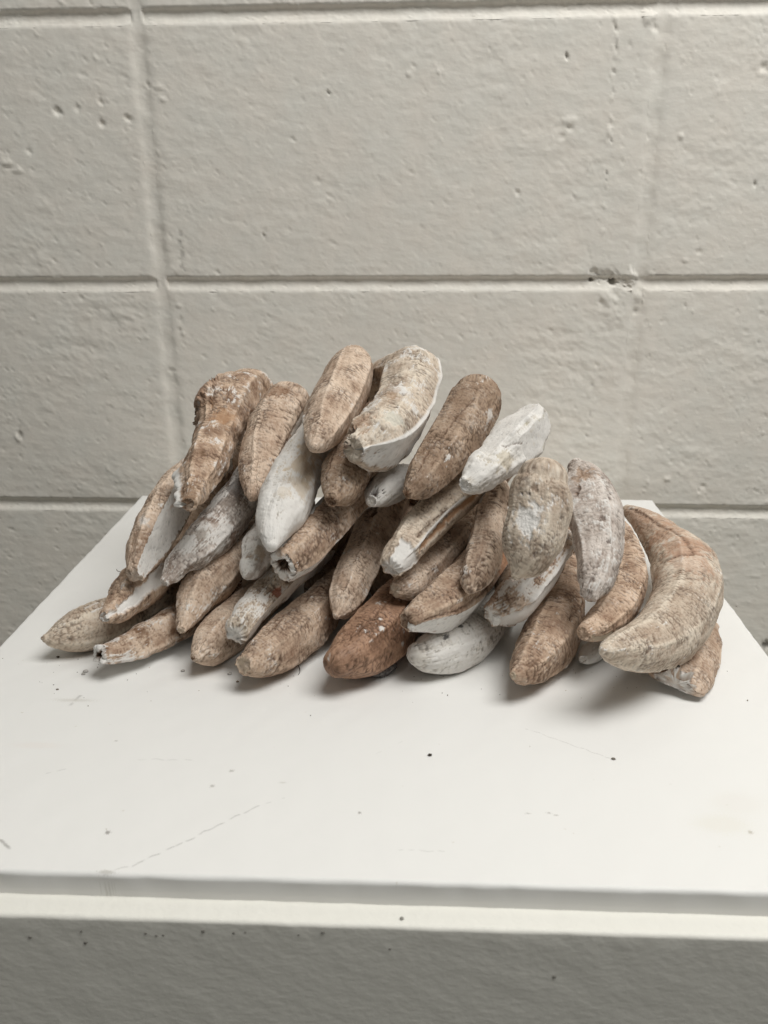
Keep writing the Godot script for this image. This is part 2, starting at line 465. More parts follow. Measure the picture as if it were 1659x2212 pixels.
	cast("banana_cast", "smooth upright tan cast with a dark stub on its upper end, top of the pile", "tan", [[170.1, 125.9, 305.3, 2.2], [171.3, 126.8, 295.1, 7.5], [173.2, 131.3, 264.8, 13.8], [177.7, 138.2, 225.8, 16.5], [180.6, 146.0, 193.9, 15.2], [181.2, 151.2, 176.2, 9.5]],
		{"near": "point", "far": "nib", "rings": 0.45, "facet": 0.9, "ridge": 0.5, "lumpy": 0.6})
	cast("banana_cast", "brown cast ending in a dark hollow stub, tucked under the smooth upright tan cast", "brown", [[179.9, 97.0, 307.5, 4.7], [183.2, 99.5, 294.4, 11.7], [186.1, 105.0, 274.9, 14.0], [191.0, 112.3, 252.1, 12.7], [200.0, 121.7, 224.3, 12.3]],
		{"near": "rough", "tip": Color(0.11, 0.06, 0.035), "rings": 0.35, "facet": 0.6, "cracks": [[0.08, -48, 0.6, -52, 0.6, 0.8], [0.2, -8, 0.21, 22, 0.6, 0.8]], "lumpy": 0.8})
	cast("banana_cast", "orange tan cast with an open dark hole in its white end, left of centre", "umber", [[153.3, 61.8, 319.6, 10.0], [160.8, 64.2, 308.6, 12.8], [168.8, 69.7, 293.9, 13.3], [179.8, 78.1, 274.2, 13.6], [191.0, 85.0, 257.4, 13.0], [196.6, 80.0, 232.5, 12.7], [202.2, 75.0, 207.6, 9.4]],
		{"near": "hole", "hatch": 1.0, "rings": 0.6, "slits": 9, "lumpy": 0.9, "shave": [[98, 0.84, -1.0, 2.0]], "peel": [[-110, -48, -0.1, 0.5, 0.9, PLASTER]], "cracks": [[0.5, -30, 0.85, -18, 0.5, 0.9], [0.45, 45, 0.85, 50, 0.6, 0.9]]})
	cast("plaster_fragment", "small white fragment under flaking dark plates, between white cast and long necked cast", "white", [[130.4, 52.4, 312.9, 2.8], [131.9, 53.5, 303.4, 7.4], [134.1, 57.5, 281.5, 11.0], [136.6, 60.9, 264.6, 10.8], [140.4, 64.5, 246.8, 11.6], [143.1, 58.7, 221.6, 11.4], [145.8, 52.9, 196.4, 8.4]],
		{"near": "point", "white": 0.0, "stain": 0.5, "lumpy": 1.5, "rings": 0.2, "spots": [[0.55, -25, 10, Color(0.17, 0.13, 0.1), 0.8, -0.6], [0.12, 10, 4, Color(0.45, 0.33, 0.22), 0.6, 0.0], [0.8, 0, 8, Color(0.2, 0.15, 0.12), 0.7, 0.0]], "cracks": [[0.38, -60, 0.3, 10, 0.7, 1.2], [0.3, 10, 0.42, 70, 0.7, 1.2]]})
	cast("banana_cast", "slim ridged tan cast with a dark split in its upper half, centre of the pile", "tan", [[180.8, 28.7, 314.4, 2.4], [184.2, 31.1, 304.3, 8.8], [188.7, 38.3, 283.3, 11.8], [194.7, 46.2, 262.1, 12.0], [200.4, 55.1, 241.5, 13.0], [204.6, 62.5, 226.1, 12.2], [207.7, 58.5, 200.6, 12.0], [210.8, 54.4, 175.2, 8.8]],
		{"near": "point", "ridge": 1.0, "facet": 1.0, "rings": 0.15, "lumpy": 0.8, "cracks": [[0.52, -22, 0.75, -12, 0.8, 1.6], [0.75, -12, 0.95, -14, 0.5, 1.2]], "spots": [[0.52, -22, 2.2, Color(0.12, 0.06, 0.03), 0.8, 0.8]]})
	cast("banana_cast", "thick tan brown cast with short dark cross cracks, on the plinth left of centre", "umber", [[136.3, 18.3, 351.9, 6.4], [142.1, 15.4, 341.6, 11.2], [151.0, 13.9, 322.0, 14.6], [161.5, 14.5, 296.9, 15.1], [169.5, 17.3, 275.1, 12.6], [178.5, 19.3, 255.8, 11.5], [183.0, 12.7, 231.0, 11.2], [187.5, 7.8, 206.3, 8.2]],
		{"near": "cut", "tip": Color(0.52, 0.42, 0.32), "hatch": 0.9, "stain": 0.15, "rings": 0.3, "slits": 16, "facet": 0.6, "ridge": 0.6, "cracks": [[0.1, -38, 0.6, -40, 0.5, 0.8]]})
	cast("banana_cast", "dark brown waxy cast flecked with white grains, middle of the bottom row", "waxy", [[186.0, 20.6, 351.8, 8.8], [194.3, 18.1, 337.0, 15.4], [204.4, 17.0, 316.6, 18.2], [214.1, 18.8, 291.3, 17.0], [225.3, 20.0, 268.1, 16.3], [229.9, 15.2, 243.5, 16.0], [234.4, 11.2, 218.9, 11.8]],
		{"near": "point", "rings": 0.25, "facet": 0.8, "ridge": 0.7, "lumpy": 0.8, "cracks": [[0.05, -25, 0.8, -22, 0.5, 0.8], [0.1, 12, 0.85, 10, 0.5, 0.6], [0.05, -60, 0.4, -62, 0.5, 0.6]], "spots": [[0.18, 5, 1.3, PLASTER, 0.9, -0.4], [0.3, 25, 1.0, PLASTER, 0.9, -0.4], [0.4, -10, 0.8, PLASTER, 0.9, -0.4], [0.25, 52, 1.0, PLASTER, 0.9, -0.4], [0.22, -12, 0.9, PLASTER, 0.9, -0.4], [0.5, 20, 1.0, PLASTER, 0.9, -0.4], [0.35, -30, 0.8, PLASTER, 0.9, -0.4], [0.6, 0, 0.8, PLASTER, 0.9, -0.4], [0.12, -15, 1.0, PLASTER, 0.9, -0.4]]})
	cast("plaster_cast", "short white stub with a dark slit in its end, below the arched cream cast", "white", [[200.3, 90.1, 290.4, 3.8], [204.6, 90.4, 277.4, 9.3], [210.0, 90.0, 264.4, 10.3], [216.8, 88.9, 249.6, 9.8], [221.2, 81.0, 225.3, 9.6], [225.6, 73.1, 200.9, 7.1]],
		{"near": "cut", "tip": Color(0.66, 0.62, 0.57), "white": 0.35, "lumpy": 1.2, "rings": 0.1, "spots": [[0.02, -30, 2.5, Color(0.06, 0.04, 0.03), 0.95, 2.5], [0.5, -20, 5, Color(0.5, 0.4, 0.3), 0.5, 0.0]]})
	cast("banana_cast", "thick arched cream cast with a white broken flange and ragged hole, top of the pile", "pale", [[193.7, 124.6, 302.5, 8.5], [200.4, 124.3, 291.8, 16.2], [208.7, 126.2, 276.0, 18.4], [217.2, 132.9, 251.2, 18.2], [221.6, 143.5, 222.1, 18.8], [222.5, 148.2, 209.9, 16.2], [212.3, 145.8, 194.4, 12.7], [203.7, 141.6, 179.3, 10.3], [195.7, 134.2, 167.9, 9.6], [191.1, 123.5, 163.4, 8.4]],
		{"near": "cut", "tip": Color(0.6, 0.53, 0.44), "rings": 0.6, "lumpy": 1.2, "ridge": 0.7, "white": -0.16, "shave": [[100, 0.82, -0.2, 0.7]], "fin": [[64, 2.0, 8, -0.1, 0.75]], "spots": [[0.0, -62, 5.0, Color(0.09, 0.05, 0.03), 0.9, 3.5], [0.3, -8, 6.0, PLASTER, 0.95, -0.5], [0.12, 20, 6, Color(0.62, 0.6, 0.52), 0.7, 0.3], [0.27, -20, 6, Color(0.4, 0.25, 0.15), 0.5, 0.0], [0.05, -30, 7, Color(0.42, 0.26, 0.17), 0.5, 0.6]]})
	cast("banana_cast", "curved brown cast with one long hairline crack, right of the arched cream cast", "brown", [[221.9, 99.1, 301.4, 4.2], [228.2, 102.1, 292.3, 10.0], [238.2, 109.9, 275.0, 14.1], [250.7, 121.7, 252.6, 15.9], [259.6, 132.9, 234.5, 16.4], [261.7, 137.0, 228.6, 15.0]],
		{"near": "cut", "tip": Color(0.22, 0.13, 0.08), "rings": 0.4, "facet": 0.6, "ridge": 0.5, "lumpy": 0.7, "cracks": [[0.1, -28, 0.45, -24, 0.5, 0.9], [0.45, -24, 0.8, -8, 0.5, 0.9]], "spots": [[0.3, 20, 1.6, PLASTER, 0.9, -0.3], [0.8, 45, 3, PLASTER, 0.6, 0.0]]})
	cast("banana_cast", "cream cast with a torn strip baring a reddish channel, right of centre", "pale", [[214.1, 61.8, 314.2, 8.6], [218.6, 64.9, 306.2, 10.4], [226.9, 71.0, 292.1, 11.7], [238.5, 78.1, 275.6, 12.9], [251.3, 84.3, 260.8, 12.7], [261.6, 91.6, 247.6, 11.9], [267.7, 87.2, 222.7, 11.7], [273.8, 82.8, 197.8, 8.6]],
		{"near": "cut", "tip": PLASTER, "shave": [[106, 0.8, -1.0, 2.0]], "peel": [[24, 46, 0.08, 0.62, 1.3, Color(0.46, 0.28, 0.17)], [-40, 70, -0.2, 0.07, 1.0, PLASTER]], "fin": [[18, 0.9, 4, 0.0, 0.45]], "cracks": [[0.12, 2, 0.32, 6, 0.9, 1.6]], "rings": 0.2, "lumpy": 1.1, "ridge": 0.8})
	cast("banana_cast", "plain tan fragment with a ragged far edge, directly under the torn strip cast", "tan", [[215.6, 43.7, 309.7, 5.6], [222.6, 43.7, 301.1, 10.1], [234.3, 47.0, 284.0, 11.0], [243.6, 51.4, 269.4, 9.4], [250.9, 55.6, 257.6, 7.8], [256.2, 50.5, 232.7, 7.7], [261.6, 45.3, 207.8, 5.6]],
		{"near": "cut", "tip": Color(0.6, 0.52, 0.42), "rings": 0.1, "lumpy": 1.0, "facet": 0.3, "spots": [[0.78, 20, 6, Color(0.2, 0.12, 0.07), 0.7, 0.4]], "fin": [[55, 2.5, 14, 0.5, 1.1]]})
	cast("banana_cast", "reddish half cast with a thick white broken rim, on top of the chalky white cast", "umber", [[224.4, 42.5, 345.0, 6.7], [230.7, 41.5, 337.0, 10.5], [241.4, 39.8, 323.9, 14.8], [253.2, 41.1, 305.5, 16.1], [262.3, 44.4, 287.5, 15.1], [271.3, 47.7, 270.3, 13.5], [276.1, 41.6, 245.5, 13.2], [280.9, 35.5, 220.7, 9.7]],
		{"near": "cut", "shave": [[84, 0.74, -1.0, 2.0]], "peel": [[58, 140, -0.2, 1.2, 0.6, PLASTER]], "rings": 0.4, "stain": 0.3, "lumpy": 1.2, "ridge": 0.9, "cracks": [[0.2, -20, 0.7, -15, 0.5, 0.7], [0.02, 38, 0.4, 30, 0.8, 1.0]], "spots": [[0.4, 8, 2.5, Color(0.2, 0.09, 0.05), 0.7, 0.3], [0.55, 30, 8, Color(0.5, 0.25, 0.14), 0.5, 0.0]]})
	cast("plaster_cast", "chalky white cast with two black smudges, bottom row right of the dark waxy cast", "white", [[227.6, 17.1, 336.0, 6.6], [233.5, 15.0, 331.6, 10.8], [245.7, 13.2, 320.7, 14.4], [259.2, 13.7, 306.7, 14.1], [270.5, 16.7, 291.7, 10.9], [276.6, 10.3, 267.3, 10.7], [282.7, 7.5, 242.8, 7.8]],
		{"near": "point", "white": 0.08, "rings": 0.6, "lumpy": 0.6, "facet": 0.2, "ridge": 0.2, "spots": [[0.13, -22, 1.5, Color(0.06, 0.06, 0.06), 0.85, 0.2], [0.24, -30, 2.0, Color(0.06, 0.06, 0.06), 0.8, 0.2]]})
	cast("banana_cast", "slender tan cast ringed with close cross wrinkles like a finger", "tan", [[255.7, 55.3, 332.4, 3.0], [257.5, 57.3, 325.7, 7.5], [263.0, 62.6, 308.7, 10.0], [266.5, 69.8, 289.2, 9.1], [269.5, 76.3, 272.8, 9.4], [272.7, 81.7, 259.7, 8.2], [275.6, 77.3, 234.3, 8.0], [278.4, 72.8, 208.8, 5.9]],
		{"near": "point", "rings": 1.3, "facet": 0.3, "lumpy": 0.7, "slits": 12, "peel": [[-80, -46, 0.5, 1.1, 0.9, Color(0.62, 0.57, 0.52)]]})
	cast("banana_cast", "thick cream cast with a bare white patch on its bend, hanging down right of centre", "pale", [[278.7, 68.2, 341.9, 3.5], [282.8, 74.0, 338.0, 11.4], [286.5, 83.5, 332.0, 15.6], [290.7, 96.0, 324.5, 16.3], [291.8, 106.9, 318.1, 15.9], [292.9, 112.0, 315.3, 13.7]],
		{"near": "nib", "tip": Color(0.45, 0.38, 0.33), "rings": 0.35, "lumpy": 0.8, "facet": 0.4, "spots": [[0.52, -26, 8.5, PLASTER, 0.95, 0.4], [0.46, -18, 5, PLASTER, 0.9, 0.4], [0.84, -20, 2, Color(0.2, 0.13, 0.09), 0.7, 0.8]]})
	cast("plaster_fragment", "broken lump of white plaster with layered ridges, upper right of the pile", "white", [[252.5, 108.9, 314.3, 4.1], [259.3, 109.7, 304.8, 9.6], [271.2, 114.6, 285.2, 12.6], [282.7, 120.1, 266.6, 15.4], [290.1, 124.2, 254.7, 14.0], [293.0, 126.7, 248.9, 11.6]],
		{"near": "cut", "far": "cut", "tip": PLASTER, "white": 0.3, "lumpy": 2.1, "facet": 0.6, "ridge": 0.3, "rings": 0.1, "shave": [[-62, 0.72, 0.25, 2.0], [40, 0.86, 0.5, 2.0]], "fin": [[-18, 1.6, 9, 0.5, 1.2], [58, 1.2, 9, 0.35, 1.0]], "spots": [[0.3, 25, 6, Color(0.52, 0.45, 0.33), 0.6, 0.0], [0.8, 45, 7, Color(0.5, 0.46, 0.34), 0.6, 0.2]], "cracks": [[0.4, -10, 0.62, 30, 0.5, 1.0]]})
	cast("banana_cast", "mauve grey cast with pale streaks and a blunt end, right of the thick cream cast", "mauve", [[319.8, 52.4, 329.3, 5.5], [324.0, 57.1, 320.9, 9.5], [327.7, 67.1, 304.3, 12.9], [328.4, 78.1, 286.9, 15.8], [326.9, 87.9, 271.7, 14.8], [323.9, 95.6, 259.5, 11.0], [320.8, 99.7, 252.4, 5.0]],
		{"near": "cut", "tip": Color(0.6, 0.54, 0.5), "white": -0.2, "rings": 0.5, "facet": 0.7, "ridge": 0.5, "spots": [[0.6, 20, 1.6, Color(0.15, 0.11, 0.09), 0.8, 0.6], [0.72, -40, 1.6, Color(0.15, 0.11, 0.09), 0.8, 0.6], [0.3, 15, 1.5, Color(0.15, 0.11, 0.09), 0.8, 0.6], [0.82, -25, 6, Color(0.4, 0.25, 0.15), 0.5, 0.2], [0.45, 0, 1.4, Color(0.15, 0.11, 0.09), 0.7, 0.6]]})
	cast("banana_cast", "peeled white cast with orange skin strips, below the thick cream cast", "orange", [[271.0, 36.3, 322.2, 8.3], [279.1, 37.6, 315.4, 12.3], [287.7, 41.6, 305.4, 12.6], [299.1, 47.9, 292.0, 11.2], [307.9, 54.0, 280.8, 9.1], [314.0, 49.6, 255.9, 8.9], [320.1, 45.1, 231.0, 6.6]],
		{"near": "cut", "tip": PLASTER, "white": -0.02, "lumpy": 1.3, "rings": 0.15, "peel": [[28, 120, -0.2, 0.72, 1.5, PLASTER]], "fin": [[24, 1.8, 7, 0.1, 0.8], [-15, 1.2, 6, 0.1, 0.7]], "cracks": [[0.4, -10, 0.75, 2, 0.7, 1.0]]})
	cast("banana_cast", "brown tan cast with a pale pointed end on the plinth, under the peeled orange cast", "umber", [[278.3, 19.4, 359.7, 2.6], [287.6, 16.1, 345.2, 10.1], [301.7, 15.0, 314.4, 16.2], [313.0, 16.8, 283.5, 14.8], [320.9, 20.4, 254.7, 9.4], [326.4, 24.7, 230.2, 6.0], [329.2, 18.6, 205.0, 5.9], [332.0, 12.6, 179.9, 4.3]],
		{"near": "cut", "tip": Color(0.55, 0.46, 0.35), "stain": 0.3, "rings": 0.55, "facet": 0.6, "ridge": 0.6, "slits": 7, "cracks": [[0.3, 5, 0.5, 30, 0.5, 0.8]]})
	cast("banana_cast", "grey brown curved cast inside the bend of the largest cast", "umber", [[316.9, 34.1, 339.7, 4.5], [327.4, 31.5, 325.7, 8.9], [342.4, 31.4, 300.0, 11.3], [354.0, 35.2, 269.6, 11.9], [358.2, 40.6, 238.3, 9.5], [356.7, 44.0, 214.5, 8.9]],
		{"near": "cut", "tip": Color(0.42, 0.31, 0.23), "stain": 0.2, "rings": 0.6, "facet": 0.6, "ridge": 0.7, "fin": [[88, 1.8, 10, 0.4, 0.8]], "peel": [[60, 100, 0.0, 0.2, 0.8, Color(0.62, 0.53, 0.42)]]})
	cast("banana_cast", "largest cast, a strongly curved pale banana with a reddish cracked back, far right", "pale", [[317.5, 46.7, 380.4, 1.6], [327.1, 40.9, 370.0, 8.0], [344.9, 32.6, 350.4, 13.7], [366.8, 27.8, 322.2, 18.0], [385.7, 29.6, 285.2, 19.8], [393.0, 33.3, 249.9, 20.1], [391.4, 34.3, 215.3, 14.9], [386.5, 34.8, 177.5, 9.9], [379.6, 33.9, 147.3, 4.4]],
		{"near": "point", "hatch": 0.9, "rings": 0.6, "facet": 0.25, "lumpy": 0.7, "ridge": 0.45, "slits": 22, "cracks": [[0.53, -38, 0.70, -56, 1.1, 1.2], [0.70, -56, 0.96, -76, 1.1, 1.2], [0.525, -88, 0.53, -44, 1.1, 1.2], [0.53, -44, 0.535, -18, 0.6, 0.7]], "spots": [[0.5, -40, 14, Color(0.56, 0.34, 0.24), 0.3, 0.0], [0.58, -45, 16, Color(0.52, 0.30, 0.2), 0.4, 0.0], [0.68, -55, 18, Color(0.5, 0.29, 0.19), 0.4, 0.0], [0.78, -62, 18, Color(0.48, 0.28, 0.18), 0.4, 0.0], [0.88, -70, 18, Color(0.46, 0.27, 0.18), 0.4, 0.0]], "around": 140})
	cast("banana_cast", "flat brown piece of skin backed with white plaster, lowest right under the largest cast", "orange", [[365.9, 7.5, 343.8, 15.6], [374.2, 6.9, 328.0, 16.7], [387.6, 6.7, 304.6, 14.5], [401.5, 8.4, 276.4, 8.0]],
		{"near": "cut", "tip": PLASTER, "front": Vector3(0.1, 1.0, 0.25), "squash": 0.34, "cap": 0.35, "ragged": 0.4, "shave": [[180, 0.1, -1.0, 2.0]], "stain": 0.2, "lumpy": 1.2, "rings": 0.1})
	cast("plaster_fragment", "small bare white plaster scrap on the plinth, left of the largest cast", "white", [[320.6, 8.3, 322.2, 2.7], [325.7, 7.2, 314.6, 5.7], [332.9, 5.6, 303.6, 5.9]],
		{"near": "cut", "tip": PLASTER, "white": 0.4, "lumpy": 1.0, "ridge": 0.1, "rings": 0.0, "around": 60})
	cast("peel_scrap", "small slate dark scrap of peel under the dark brown waxy cast", "dark", [[203.1, 4.7, 337.6, 1.4], [208.0, 3.1, 331.8, 2.8], [213.2, 2.7, 324.1, 2.9]],
		{"rings": 0.2, "around": 48, "group": ""})
	cast("banana_cast", "shaded brown cast deep in the pile, behind the stained hollow half shell", "brown", [[79.9, 10.8, 244.6, 11.6], [83.0, 13.5, 223.6, 14.9], [84.9, 13.2, 190.7, 14.0]],
		{"rings": 0.4, "around": 56})
	cast("banana_cast", "shaded brown cast deep in the pile, behind the smooth tan cast with the dark nib", "umber", [[121.3, 10.9, 243.2, 11.6], [125.6, 13.3, 221.7, 14.8], [129.8, 13.0, 188.7, 14.0]],
		{"rings": 0.4, "around": 56})
	cast("banana_cast", "shaded brown cast deep in the pile, behind the thick cross cracked cast", "brown", [[162.6, 10.9, 241.6, 11.6], [168.3, 13.3, 220.0, 14.8], [174.7, 13.0, 187.0, 14.0]],
		{"rings": 0.4, "around": 56})
	cast("banana_cast", "shaded brown cast deep in the pile, behind the dark waxy cast", "brown", [[205.3, 10.8, 239.9, 11.6], [212.5, 13.3, 218.3, 14.8], [221.2, 13.0, 185.3, 13.9]],
		{"rings": 0.4, "around": 56})
	cast("banana_cast", "shaded brown cast deep in the pile, behind the chalky white cast", "umber", [[248.0, 10.8, 238.2, 11.6], [256.5, 13.2, 216.6, 14.8], [267.5, 13.0, 183.5, 13.9]],
		{"rings": 0.4, "around": 56})
	cast("banana_cast", "shaded brown cast deep in the pile, under the peeled orange cast", "brown", [[287.4, 10.8, 236.7, 11.6], [297.3, 13.2, 215.1, 14.8], [310.4, 13.0, 182.0, 13.9]],
		{"rings": 0.4, "around": 56})
	cast("banana_cast", "shaded brown cast deep in the pile, behind the brown tan cast with pale pointed end", "brown", [[327.2, 11.0, 222.6, 11.8], [338.6, 13.5, 200.1, 15.1], [354.1, 13.3, 165.6, 14.2]],
		{"rings": 0.4, "around": 56})
	cast("banana_cast", "shaded brown cast deep in the pile, behind the steep pinkish half cast", "umber", [[62.4, 26.0, 186.0, 12.7], [66.6, 31.4, 165.9, 16.1], [72.1, 38.0, 143.4, 14.8]],
		{"rings": 0.4, "around": 56})
	cast("banana_cast", "shaded brown cast deep in the pile, behind the long necked tan cast", "brown", [[118.0, 36.8, 226.1, 11.8], [121.8, 39.4, 201.7, 15.1], [126.0, 40.8, 167.7, 14.2]],
		{"rings": 0.4, "around": 56})
	cast("banana_cast", "shaded brown cast deep in the pile, behind the orange tan cast with the hole", "brown", [[161.5, 37.0, 225.0, 11.7], [166.9, 39.6, 200.6, 15.1], [173.4, 40.9, 166.3, 14.2]],
		{"rings": 0.4, "around": 56})
	cast("banana_cast", "shaded brown cast deep in the pile, behind the slim ridged cast", "umber", [[204.6, 36.8, 222.9, 11.7], [211.7, 39.5, 198.7, 15.1], [220.6, 40.9, 164.8, 14.1]],
		{"rings": 0.4, "around": 56})
	cast("banana_cast", "shaded brown cast deep in the pile, behind the torn strip cast", "brown", [[247.8, 36.7, 221.1, 11.7], [256.5, 39.2, 196.5, 15.0], [267.7, 40.4, 161.9, 14.2]],
		{"rings": 0.4, "around": 56})
	cast("banana_cast", "shaded brown cast deep in the pile, behind the slender ringed cast", "brown", [[287.8, 36.4, 218.9, 11.7], [298.0, 39.2, 195.0, 15.0], [311.1, 40.9, 161.9, 14.1]],
		{"rings": 0.4, "around": 56})
	cast("banana_cast", "shaded brown cast deep in the pile, behind the mauve grey cast", "umber", [[328.1, 37.1, 204.2, 12.0], [340.0, 39.9, 179.1, 15.3], [355.6, 41.7, 144.5, 14.4]],
		{"rings": 0.4, "around": 56})
	cast("banana_cast", "shaded brown cast deep in the pile, behind the mottled cast with torn shoulder", "brown", [[83.0, 63.2, 175.5, 12.6], [86.9, 68.5, 152.1, 16.1], [92.2, 75.2, 125.8, 14.9]],
		{"rings": 0.4, "around": 56})
	cast("banana_cast", "shaded brown cast deep in the pile, behind the plain white cast", "brown", [[132.4, 63.1, 192.2, 12.2], [137.6, 68.0, 169.5, 15.6], [144.5, 74.4, 144.0, 14.4]],
		{"rings": 0.4, "around": 56})
	cast("banana_cast", "shaded brown cast deep in the pile, behind the short white stub", "umber", [[177.5, 63.4, 191.6, 12.2], [184.1, 68.1, 168.2, 15.6], [192.5, 74.3, 142.1, 14.4]],
		{"rings": 0.4, "around": 56})
	cast("banana_cast", "shaded brown cast deep in the pile, behind the curved brown cast", "brown", [[225.5, 62.6, 187.9, 12.2], [233.7, 67.8, 165.7, 15.6], [243.8, 74.4, 141.0, 14.4]],
		{"rings": 0.4, "around": 56})
	cast("banana_cast", "shaded brown cast deep in the pile, behind the layered white lump", "brown", [[271.1, 64.0, 172.1, 12.4], [281.1, 68.7, 146.9, 15.9], [293.2, 74.9, 118.9, 14.8]],
		{"rings": 0.4, "around": 56})
	cast("banana_cast", "shaded brown cast deep in the pile, behind the cross wrinkled tan cast", "umber", [[120.2, 93.2, 187.2, 12.1], [124.6, 98.5, 162.4, 15.5], [130.5, 105.3, 134.4, 14.4]],
		{"rings": 0.4, "around": 56})
	cast("banana_cast", "shaded brown cast deep in the pile, behind the arched cream cast", "brown", [[203.0, 93.0, 184.2, 12.1], [210.3, 98.4, 159.5, 15.5], [219.5, 105.2, 131.8, 14.3]],
		{"rings": 0.4, "around": 56})
	cast("banana_cast", "shaded brown cast deep in the pile, between the curved brown cast and layered white lump", "brown", [[244.2, 93.0, 183.1, 12.1], [253.0, 98.4, 158.5, 15.4], [263.8, 105.2, 130.9, 14.3]],
		{"rings": 0.4, "around": 56})

# ---------------------------------------------------------------- the casts
const PLASTER := Color(0.76, 0.735, 0.70)
const DARK := Color(0.075, 0.045, 0.028)

# p: points from the near end to the far end, each x, y above the plinth, z, radius in mm. Angles run round the cast in degrees: 0 faces the front, +90 the right or lower side, -90 the left or upper side;
# t runs from 0 at the near end to 1 at the far end.
func cast(called, label, pal, p, o = {}):
	var base := Vector3.ZERO
	var low := 1e9
	for q in p:
		base += Vector3(q[0], 0, q[2]) / p.size()
		low = minf(low, q[1] - q[3])
	base.y = maxf(low, 0.0)
	var at := base * MM + Vector3(0, TOP, 0)
	var t = thing(called, label, "banana cast", at, o.get("group", "banana casts stacked in the pile"))
	var spots: Array = o.get("spots", [])
	jobs.append({"what": "banana", "parent": t, "p": p, "base": base, "pal": pal, "o": o, "spots": spots, "seed": 17.3 * jobs.size()})

func palette(k):
	match k:
		"tan": return [Color(0.68, 0.532, 0.41), Color(0.39, 0.258, 0.178)]
		"brown": return [Color(0.46, 0.335, 0.24), Color(0.26, 0.165, 0.105)]
		"waxy": return [Color(0.42, 0.25, 0.16), Color(0.20, 0.105, 0.062)]
		"pale": return [Color(0.72, 0.615, 0.495), Color(0.465, 0.34, 0.25)]
		"mauve": return [Color(0.66, 0.59, 0.535), Color(0.42, 0.33, 0.275)]
		"dark": return [Color(0.15, 0.135, 0.13), Color(0.07, 0.06, 0.06)]
		"umber": return [Color(0.60, 0.445, 0.325), Color(0.325, 0.2, 0.132)]
		"orange": return [Color(0.62, 0.475, 0.36), Color(0.34, 0.212, 0.14)]
		"white": return [Color(0.77, 0.745, 0.705), Color(0.64, 0.585, 0.515)]
	return [Color.WHITE, Color.BLACK]

func smooth_at(p, u: float) -> Array:
	var n: int = p.size()
	var i: int = clampi(int(u), 0, n - 2)
	var f := u - i
	var a = p[maxi(i - 1, 0)]
	var b = p[i]
	var c = p[i + 1]
	var d = p[mini(i + 2, n - 1)]
	var r := []
	for k in 4:
		r.append(0.5 * (2.0 * b[k] + (c[k] - a[k]) * f + (2.0 * a[k] - 5.0 * b[k] + 4.0 * c[k] - d[k]) * f * f + (3.0 * b[k] - a[k] - 3.0 * c[k] + d[k]) * f * f * f))
	return r

